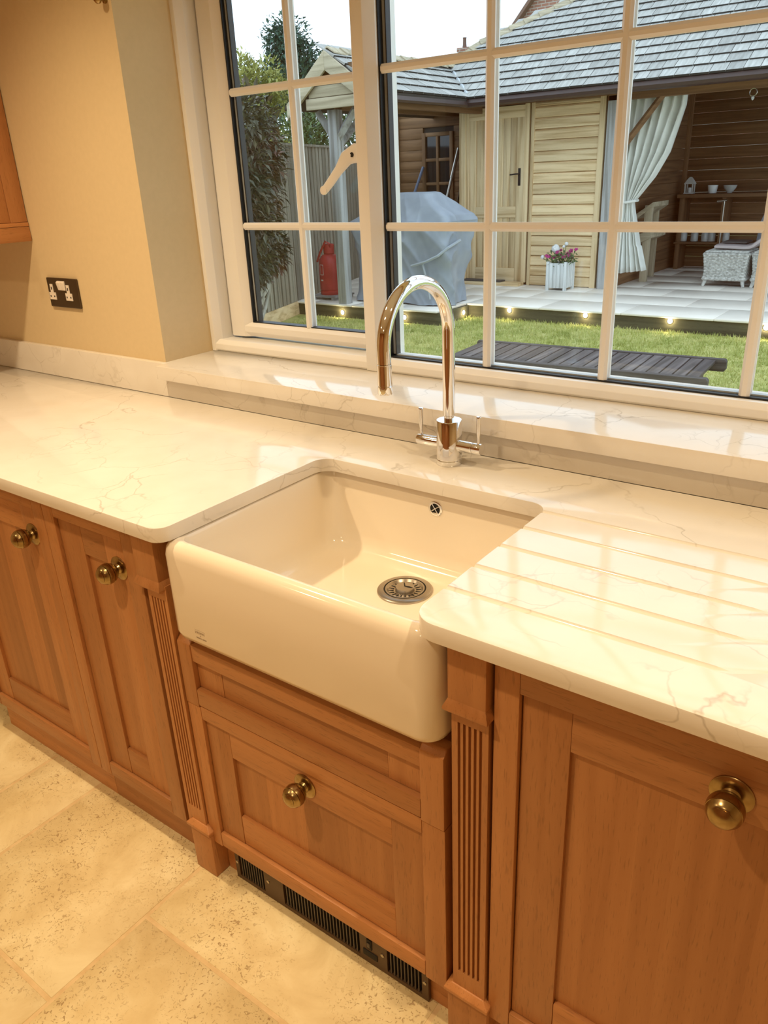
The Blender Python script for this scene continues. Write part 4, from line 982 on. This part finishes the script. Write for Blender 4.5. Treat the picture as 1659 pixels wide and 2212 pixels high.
for k in range(22):
    c = Vector((fr.uniform(-3.16, -2.80), fr.uniform(7.60, 7.84), 0)); c.z = .455 + (.11 if abs(c.x + 2.93) < .12 else .05) * fr.random() + .02
    flower(c, fr.uniform(.021, .029), 'petal_magenta', 'magenta petunia bloom in the white planter', 'magenta petunias in the planter')
m = MB()
for k in range(170):
    c = Vector((fr.uniform(-3.15, -2.83), fr.uniform(7.62, 7.86), fr.uniform(.40, .54))); d = Vector((fr.uniform(-1, 1), fr.uniform(-1, .6), fr.uniform(-.2, 1))).normalized(); sd = d.orthogonal().normalized(); L_ = fr.uniform(.03, .055)
    m.add([c, c + d * L_ * .5 + sd * L_ * .22, c + d * L_, c + d * L_ * .5 - sd * L_ * .22], [(0, 1, 2, 3)])
o = m.build('foliage', 'leaf_green', pt, recalc=False); o['kind'] = 'stuff'

# ---- rattan stools and lounge cushion in the bay
def stool(label, x0, x1, y0, y1):
    t_ = thing('rattan_stool', label, 'stool', ((x0 + x1) / 2, (y0 + y1) / 2, DZ), 'rattan stools in the seating bay')
    z0, z1 = DZ + .075, .50
    prof_ = [(z0, .012), (z0 + .05, .018), (.30, .022), (.42, .008), (z1, 0)]
    rings = []
    for z, ins in prof_: rings.append([(x0 + ins, y0 + ins, z), (x1 - ins, y0 + ins, z), (x1 - ins, y1 - ins, z), (x0 + ins, y1 - ins, z)])
    MB().loft(rings).build('core', 'rattan_dark', t_)
    def insz(z):
        for (za, a), (zb_, b_) in zip(prof_, prof_[1:]):
            if za <= z <= zb_: return a + (b_ - a) * (z - za) / (zb_ - za)
        return 0
    n = 17; m = MB()
    for k in range(n):
        z = z0 + .012 + (z1 - z0 - .03) * k / (n - 1); i_ = insz(z) - .006; r = .0105 if k not in (0, n - 1) else .018
        pts_ = []
        for (ax, ay, bx, by) in ((x0 + i_, y0 + i_, x1 - i_, y0 + i_), (x1 - i_, y0 + i_, x1 - i_, y1 - i_), (x1 - i_, y1 - i_, x0 + i_, y1 - i_), (x0 + i_, y1 - i_, x0 + i_, y0 + i_)):
            for q in range(14):
                f = q / 14; wv = .006 * (1 if (q + k) % 2 else -1)
                nx_, ny_ = (by - ay), -(bx - ax); L_ = math.hypot(nx_, ny_); pts_.append((ax + (bx - ax) * f + nx_ / L_ * wv, ay + (by - ay) * f + ny_ / L_ * wv, z))
        pts_.append(pts_[0]); m.tube(pts_, r, 5)
    m.build('weave', 'rattan', t_, recalc=False)
    m = MB()
    for k in range(11): yk = y0 + .02 + (y1 - y0 - .04) * k / 10; m.tube([(x0 + .005, yk, z1 + .002), ((x0 + x1) / 2, yk, z1 + .008), (x1 - .005, yk, z1 + .002)], .018, 5)
    m.build('seat_weave', 'rattan', t_, recalc=False)
    for (x, y, sx, sy) in ((x0 + .03, y0 + .03, -1, -1), (x1 - .03, y0 + .03, 1, -1), (x0 + .03, y1 - .03, -1, 1), (x1 - .03, y1 - .03, 1, 1)):
        MB().tube([(x, y, z0 + .01), (x + .004 * sx, y + .004 * sy, z0 - .03), (x + .018 * sx, y + .012 * sy, DZ + .0)], [.024, .021, .016], 8).build('leg', 'rattan', t_, smooth=True)
stool('pale rattan stool at the front of the bay, seen whole', -1.555, -1.075, 8.55, 9.05)
stool('pale rattan stool cut by the right window bar', -1.020, -.540, 8.57, 9.07)
cs_ = thing('lounge_cushion', 'pinkish grey lounge pad lying across the rattan stools', 'cushion', (-1.1, 8.8, .52))
def pad(pts_, y0, y1, th, name, mat):
    rings = []
    for i, (x, z) in enumerate(pts_):
        a, b_ = pts_[max(i - 1, 0)], pts_[min(i + 1, len(pts_) - 1)]; d = Vector((b_[0] - a[0], 0, b_[1] - a[1])).normalized(); n_ = Vector((-d.z, 0, d.x))
        t2 = th * (.6 if i in (0, len(pts_) - 1) else 1)
        q = []
        for k in range(16):
            an = 2 * PI * k / 16; yy = (y0 + y1) / 2 + (y1 - y0) / 2 * max(-1, min(1, 1.25 * math.cos(an))); h_ = th / 2 * 0 + t2 * .5 * max(-1, min(1, 1.5 * math.sin(an)))
            q.append((x + n_.x * h_, yy, z + n_.z * h_))
        rings.append(q)
    MB().loft(rings).build(name, mat, cs_, smooth=True)
pad([(-1.475, .560), (-1.46, .561), (-1.3, .558), (-1.15, .552), (-1.09, .556), (-1.05, .575), (-.95, .66), (-.86, .76), (-.85, .77)], 8.62, 9.02, .048, 'pad', 'cushion_fabric')
pad([(-1.42, .600), (-1.40, .601), (-1.25, .600), (-1.17, .598), (-1.15, .597)], 8.75, 9.03, .024, 'folded_cover', 'cushion_dark')

gc = thing('grey_cushion', 'grey cushion propped upright behind the rattan stools at the right edge', 'cushion', (-.9, 9.2, .486))
MB().loft([[(-.92 + .22 * e * math.copysign(abs(math.cos(a)) ** .55, math.cos(a)) + .02 * math.sin(3 * a), 9.22 + t_, .722 + .235 * e * math.copysign(abs(math.sin(a)) ** .55, math.sin(a))) for a in [2 * PI * k / 40 for k in range(40)]] for e, t_ in ((.25, -.07), (.6, -.06), (.86, -.035), (1, 0), (.86, .035), (.6, .06), (.25, .07))]).build('cushion_body', 'cover_grey', gc, smooth=True)
bs = thing('rattan_bench', 'low rattan bench behind the two stools', 'bench', (-.9, 9.3, DZ))
B('seat', 'rattan', bs, -1.15, -.30, 9.10, 9.62, .43, .485, .012)
for x in (-1.13, -.36):
    for y in (9.12, 9.56): B('leg', 'rattan', bs, x, x + .04, y, y + .04, DZ, .43, .004)
# ---- things at the back of the bay
sf = thing('bar_shelf', 'dark timber bar counter along the back of the seating bay', 'counter', (-1.5, 10.25, DZ))
B('top', 'darkclad_x', sf, -2.40, 2.5, 10.05, 10.46, 1.045, 1.09, .004)
B('shelf', 'darkclad_x', sf, -2.40, 2.5, 10.10, 10.46, .455, .48, .003)
for x in (-2.38, -1.83, -.6, .8): B('upright', 'darkclad_z', sf, x, x + .05, 10.12, 10.45, DZ, 1.045, .003)
LX, LY = -2.30, 10.24
lt = thing('lantern', 'small white lantern on the bar counter', 'lantern', (LX, LY, 1.09))
B('base', 'lantern_white', lt, LX - .062, LX + .062, LY - .062, LY + .062, 1.0905, 1.105, .003)
for sx in (-1, 1):
    for sy in (-1, 1): B('pillar', 'lantern_white', lt, LX + sx * .048 - .008, LX + sx * .048 + .008, LY + sy * .048 - .008, LY + sy * .048 + .008, 1.105, 1.215, .002)
MB().loft([[(LX - a, LY - a, z), (LX + a, LY - a, z), (LX + a, LY + a, z), (LX - a, LY + a, z)] for a, z in ((.065, 1.213), (.060, 1.225), (.03, 1.275), (.012, 1.30))]).build('roof', 'lantern_white', lt)
MB().lathe([(.02, 0), (.02, .06), (.004, .065)], (LX, LY, 1.106), n=16).build('candle', 'petal_white', lt, smooth=True)
pc = thing('plant_pot', 'small white pot on the bar counter beside the lantern', 'pot', (-2.0, 10.24, 1.09))
MB().lathe([(.045, 0), (.052, .01), (.066, .10), (.062, .10), (.05, .02)], (-2.0, 10.24, 1.0905), n=24).build('pot', 'petal_white', pc, smooth=True)
bw = tag(MB().lathe([(.03, 0), (.035, .008), (.075, .06), (.085, .095), (.080, .095), (.06, .04)], (-1.78, 10.24, 1.0905), n=24).build('glass_bowl', 'clear_cup', None, smooth=True), 'pale glass bowl on the bar counter right of the pot', 'bowl')
for k, x in enumerate((-2.31, -2.16, -2.02, -1.93, -1.755)):
    jr = thing('storage_jar', '%s pale storage jar from the left on the lower bar shelf' % ('first', 'second', 'third', 'fourth', 'fifth')[k], 'jar', (x, 10.22, .48), 'jars on the lower bar shelf')
    MB().lathe([(.042, 0), (.05, .006), (.05, .10), (.04, .115), (.04, .12)], (x, 10.22, .4805), n=18).build('jar', 'clear_cup', jr, smooth=True)
    MB().lathe([(.043, .12), (.043, .135), (.03, .14)], (x, 10.22, .4805), n=18).build('lid', 'lantern_white', jr, smooth=True)
# trestle bench end with its raking leg
tb = thing('timber_settle', 'rough timber settle with armrest behind the cream curtain', 'bench', (-2.35, 8.85, DZ))
B('leg', 'greenpine_z', tb, -2.37, -2.28, 8.72, 8.78, DZ, 1.02, .006)
B('leg', 'greenpine_z', tb, -2.455, -2.365, 9.22, 9.28, DZ, 1.02, .006)
MB().add([(-2.47, 8.70, .86), (-2.27, 8.70, 1.0), (-2.27, 9.3, 1.0), (-2.47, 9.3, .86), (-2.47, 8.70, .92), (-2.27, 8.70, 1.055), (-2.27, 9.3, 1.055), (-2.47, 9.3, .92)], [(3, 2, 1, 0), (4, 5, 6, 7), (0, 1, 5, 4), (1, 2, 6, 5), (2, 3, 7, 6), (3, 0, 4, 7)]).build('armrest', 'greenpine_x', tb, .004)
MB().add([(-2.47, 8.70, .55), (-2.27, 8.70, .64), (-2.27, 9.3, .64), (-2.47, 9.3, .55), (-2.47, 8.70, .68), (-2.27, 8.70, .72), (-2.27, 9.3, .72), (-2.47, 9.3, .68)], [(3, 2, 1, 0), (4, 5, 6, 7), (0, 1, 5, 4), (1, 2, 6, 5), (2, 3, 7, 6), (3, 0, 4, 7)]).build('seat', 'greenpine_x', tb, .004)
rl = thing('floor_stand', 'thin pale metal stand in front of the bar', 'stand', (-1.77, 10.0, DZ))
MB().tube([(-1.77, 10.0, DZ), (-1.77, 10.0, 1.0)], .012, 10).build('rod', 'steel', rl, smooth=True)
MB().tube([(-1.86, 10.0, 1.0), (-1.74, 10.0, 1.01)], .014, 10).build('arm', 'steel', rl, smooth=True)
MB().lathe([(.09, 0), (.09, .012), (.01, .02)], (-1.77, 10.0, DZ), n=24).build('foot', 'steel', rl, smooth=True)
og = thing('hanging_ornament', 'small round ornament hanging from the bay beam', 'ornament', (-1.11, 8.02, 2.05))
MB().tube([(-1.11 + .035 * math.cos(a), 7.96, 2.105 + .035 * math.sin(a)) for a in [2 * PI * k / 20 for k in range(21)]], .006, 8).build('ring', 'steel', og, smooth=True)
MB().tube([(-1.11, 7.96, 2.14), (-1.11, 7.96, 2.16), (-1.11, 8.0, 2.165)], .003, 6).build('hook', 'steel', og)
MB().lathe([(.002, 0), (.014, .012), (.016, .03), (.004, .045)], (-1.11, 7.96, 2.03), n=16).build('drop', 'clear_cup', og, smooth=True)

# ---- slatted garden bench on the lawn
bt = thing('slatted_bench', 'weathered dark slatted garden bench on the lawn just outside', 'bench', (-.95, 3.55, GZ))
ang = math.radians(3.6); bc = Vector((-.97, 3.565, 0)); BLn, BW, BZ = 1.78, .60, .300
def brot(p):
    d = p - bc; return Vector((bc.x + d.x * math.cos(ang) - d.y * math.sin(ang), bc.y + d.x * math.sin(ang) + d.y * math.cos(ang), p.z))
def bbox(name, mat, x0, x1, y0, y1, z0, z1, bv=.004):
    return MB().box(bc.x + x0, bc.x + x1, bc.y + y0, bc.y + y1, z0, z1).xf(brot).build(name, mat, bt, bv)
ns = 21
for k in range(ns):
    x0 = -BLn / 2 + .04 + (BLn - .10) * k / ns; bbox('slat', 'bench_y', x0 + .005, x0 + (BLn - .10) / ns - .006, -BW / 2 + .055, BW / 2 - .045, BZ - .022, BZ, .003)
for (y0, y1) in ((-BW / 2, -BW / 2 + .045), (BW / 2 - .04, BW / 2)):
    m = MB().prism([(bc.x - BLn / 2, BZ - .075), (bc.x + BLn / 2 - .012, BZ - .075), (bc.x + BLn / 2, BZ - .06), (bc.x + BLn / 2, BZ - .008), (bc.x + BLn / 2 - .012, BZ + .006), (bc.x - BLn / 2 + .012, BZ + .006), (bc.x - BLn / 2, BZ - .006)], bc.y + y0, bc.y + y1, 'y')
    m.xf(brot).build('rail', 'bench_x', bt, .004)
bbox('bearer', 'bench_y', -BLn / 2 + .2, -BLn / 2 + .26, -BW / 2 + .045, BW / 2 - .04, BZ - .075, BZ - .024)
bbox('bearer', 'bench_y', BLn / 2 - .26, BLn / 2 - .2, -BW / 2 + .045, BW / 2 - .04, BZ - .075, BZ - .024)
for x in (-BLn / 2 + .12, BLn / 2 - .20):
    for y in (-BW / 2 + .045, BW / 2 - .10): bbox('leg', 'bench_y', x, x + .07, y, y + .06, GZ, BZ - .024)

# ---- boundary fence: upright boards, gravel board, posts
fe = thing('garden_fence', 'grey upright board fence along the left boundary', 'fence', (-5.36, 5.14, GZ))
fd = Vector((-.34, 1, 0)).normalized(); fp = Vector((-5.36, 5.14, 0)); fnrm = Vector((fd.y, -fd.x, 0))
def fpt(s, off, z): p = fp + fd * s + fnrm * off; return (p.x, p.y, z)
s_ = -2.6
while s_ < 4.6:
    for (a_, b_, o1, o2) in ((s_, s_ + .076, .018, .038), (s_ + .062, s_ + .124, 0, .016)):
        vs = [fpt(a_, o1, GZ + .16), fpt(b_, o1, GZ + .16), fpt(b_, o2, GZ + .16), fpt(a_, o2, GZ + .16)]
        MB().loft([vs, [(x, y, 1.84) for x, y, z in vs]]).build('board', 'fence_z', fe)
    s_ += .110
for s0 in (-2.6, -.8, 1.0, 2.8):
    vs = [fpt(s0, .0, GZ), fpt(s0 + 1.78, .0, GZ), fpt(s0 + 1.78, .04, GZ), fpt(s0, .04, GZ)]
    MB().loft([vs, [(x, y, GZ + .158) for x, y, z in vs]]).build('gravel_board', 'clad_y', fe, .004)
    vs = [fpt(s0, -.01, 1.84), fpt(s0 + 1.78, -.01, 1.84), fpt(s0 + 1.78, .05, 1.84), fpt(s0, .05, 1.84)]
    MB().loft([vs, [(x, y, 1.865) for x, y, z in vs]]).build('capping', 'fence_z', fe)
# back boundary fence panels behind the porch
m = MB()
f2 = thing('rear_fence', 'grey upright board fence behind the porch', 'fence', (-8.5, 10.6, GZ))
x = -11.0
while x < -6.4:
    B('board', 'fence_z', f2, x, x + .095, 9.60, 9.62, GZ, 1.86); x += .1

# ---- foliage
def leaf_cloud(n, fn, L0, L1, wid, rnd, droop=.3):
    m = MB(); vs, fs = [], []
    for k in range(n):
        c, out_ = fn(rnd)
        d = (out_ + Vector((rnd.uniform(-1, 1), rnd.uniform(-1, 1), rnd.uniform(-1, 1) - droop)) * .9).normalized(); sd = d.cross(Vector((rnd.uniform(-.4, .4), rnd.uniform(-.4, .4), 1))).normalized(); up = sd.cross(d); L_ = rnd.uniform(L0, L1)
        i = len(vs); vs += [c, c + d * L_ * .45 + sd * L_ * wid + up * L_ * .10, c + d * L_ - up * L_ * .06, c + d * L_ * .45 - sd * L_ * wid + up * L_ * .10, c + d * L_ * .5]
        fs += [(i, i + 1, i + 4), (i + 1, i + 2, i + 4), (i + 2, i + 3, i + 4), (i + 3, i, i + 4)]
    m.v = [tuple(v_) for v_ in vs]; m.f = fs; m.m = [0] * len(fs)
    return m
def blob(blobs):
    def fn(r):
        c, rad = r.choice(blobs)
        a = r.uniform(0, 2 * PI); z = r.uniform(-1, 1); q = math.sqrt(1 - z * z); d = Vector((q * math.cos(a), q * math.sin(a), z)); s = r.random() ** .4
        return Vector(c) + Vector((d.x * rad[0], d.y * rad[1], d.z * rad[2])) * s, d
    return fn
hd = thing('photinia_shrub', 'tall dark shrub with a reddish window reflection in its leaf colour, in front of the boundary fence', 'shrub', (-4.95, 4.45, GZ))
rh = random.Random(31)
hb = [((-4.80, 4.35, 1.95), (.42, .36, .38)), ((-5.02, 4.62, 1.65), (.40, .40, .45)), ((-4.72, 4.2, 1.5), (.36, .36, .45)), ((-4.75, 4.3, 1.15), (.33, .36, .42)), ((-5.0, 4.6, 1.15), (.3, .34, .36)), ((-5.14, 4.92, 1.45), (.22, .28, .45)), ((-5.0, 4.75, .80), (.24, .26, .24)), ((-4.72, 4.2, .75), (.26, .3, .25)), ((-4.95, 4.5, 2.05), (.38, .38, .28)), ((-5.16, 5.02, 1.75), (.18, .26, .34))]
o = leaf_cloud(6200, blob(hb), .07, .12, .19, rh, .45).build('foliage', 'leaf_hedge', hd, recalc=False); o['kind'] = 'stuff'
for pts_, r0 in (([(4.40, GZ), (4.47, .12), (4.54, .22), (4.63, .35)], .022), ([(4.63, .34), (4.60, .45), (4.53, .57), (4.44, .78)], .014), ([(4.63, .34), (4.70, .44), (4.74, .55), (4.84, .78)], .015),
                 ([(4.42, GZ), (4.44, .16), (4.50, .36), (4.46, .60), (4.36, .9)], .018), ([(4.44, GZ), (4.56, .13), (4.69, .24), (4.76, .40), (4.75, .62)], .017), ([(4.54, .22), (4.58, .38), (4.66, .55), (4.68, .85)], .013), ([(4.50, .36), (4.42, .46), (4.38, .62)], .010)):
    n_ = len(pts_)
    MB().tube([(-4.98 + .03 * math.sin(i * 1.7 + r0 * 400), y, z) for i, (y, z) in enumerate(pts_)], [1.5 * r0 * (1 - .5 * i / n_) for i in range(n_)], 8).build('branch', 'bark', hd, smooth=True)
tr = thing('conifer_tree', 'dark green tree rising behind the fence and porch gable', 'tree', (-12.75, 14.0, GZ))
rt = random.Random(41); tb_ = []
for k in range(46):
    h_ = rt.uniform(1.6, 4.62); wr = 1.75 * max(.07, (4.78 - h_) / 3.0) ** .8; a = rt.uniform(0, 2 * PI); q = rt.uniform(.2, .95) * wr
    tb_.append(((-12.75 + q * math.cos(a), 14.0 + q * math.sin(a), h_), (.42, .42, .36)))
o = leaf_cloud(12500, blob(tb_), .07, .15, .28, rt, 0).build('foliage', 'leaf_conifer', tr, recalc=False); o['kind'] = 'stuff'
MB().tube([(-12.75, 14, GZ), (-12.73, 14, 1.6), (-12.75, 14.02, 3.4), (-12.75, 14, 4.5)], [.12, .10, .05, .015], 10).build('trunk', 'bark_dark', tr, smooth=True)
gs = thing('golden_shrub', 'yellow green feathery shrub left of the dark tree', 'shrub', (-11.45, 11.5, GZ))
rb_ = random.Random(51); gb_ = []
for k in range(34):
    h_ = rb_.uniform(1.2, 3.62); wr = 1.3 * max(.1, (3.85 - h_) / 2.2) ** .6; a = rb_.uniform(0, 2 * PI); q = rb_.uniform(.1, .95) * wr
    gb_.append(((-11.45 + q * math.cos(a), 11.5 + q * math.sin(a), h_), (.30, .30, .34)))
o = leaf_cloud(8000, blob(gb_), .06, .13, .26, rb_, -.2).build('foliage', 'leaf_golden', gs, recalc=False); o['kind'] = 'stuff'
MB().tube([(-11.45, 11.5, GZ), (-11.45, 11.5, 1.4), (-11.4, 11.5, 2.8)], [.07, .06, .02], 8).build('trunk', 'bark_dark', gs, smooth=True)
gh = thing('laurel_bush', 'green leafy bush seen through the porch above the fence', 'shrub', (-8.2, 9.3, GZ))
o = leaf_cloud(5200, blob([((-8.4, 10.4, 2.2), (1.2, .6, .75)), ((-7.4, 10.5, 2.0), (1.0, .5, .8)), ((-9.2, 10.35, 1.9), (.8, .45, .8)), ((-6.5, 10.6, 2.2), (.8, .4, .6))]), .08, .15, .25, rb_, .1).build('foliage', 'leaf_green', gh, recalc=False); o['kind'] = 'stuff'
MB().tube([(-8.2, 10.4, GZ), (-8.2, 10.4, 1.4), (-8.3, 10.4, 2.2)], [.07, .06, .02], 8).build('trunk', 'bark_dark', gh, smooth=True)

# ---- neighbouring brick house and far chimney
bh = thing('brick_house', 'red brick house gable rising behind the shingle roof', 'house', (-7, 22, GZ))
MB().prism([(-11.6, GZ), (0, GZ), (0, 4.7), (-5.8, 11.0), (-11.6, 4.7)], 22.0, 29.0, 'y').build('gable_wall', 'brick', bh)
MB().add([(-11.9, 21.8, 4.5), (-5.8, 21.8, 11.15), (-5.8, 29.2, 11.15), (-11.9, 29.2, 4.5), (-11.9, 21.8, 4.38), (-5.8, 21.8, 11.0), (-5.8, 29.2, 11.0), (-11.9, 29.2, 4.38)], [(0, 1, 2, 3), (7, 6, 5, 4), (0, 4, 5, 1), (3, 2, 6, 7), (0, 3, 7, 4), (1, 5, 6, 2)]).build('roof', 'roof_tile_far', bh)
MB().add([(.3, 21.8, 4.5), (-5.8, 21.8, 11.15), (-5.8, 29.2, 11.15), (.3, 29.2, 4.5), (.3, 21.8, 4.38), (-5.8, 21.8, 11.0), (-5.8, 29.2, 11.0), (.3, 29.2, 4.38)], [(3, 2, 1, 0), (4, 5, 6, 7), (1, 5, 4, 0), (7, 6, 2, 3), (4, 7, 3, 0), (2, 6, 5, 1)]).build('roof', 'roof_tile_far', bh)
ch = thing('far_chimney', 'small brick chimney with a clay pot above the outbuilding roof', 'chimney', (-13.97, 24, 3.0))
B('stack', 'brick', ch, -14.15, -13.78, 23.85, 24.15, GZ, 5.10)
B('cap', 'brick', ch, -14.20, -13.73, 23.8, 24.2, 5.10, 5.22)
MB().lathe([(.075, 0), (.06, .10), (.055, .26), (.065, .30)], (-14.02, 24, 5.22), n=14).build('pot', 'roof_tile_far', ch, smooth=True)
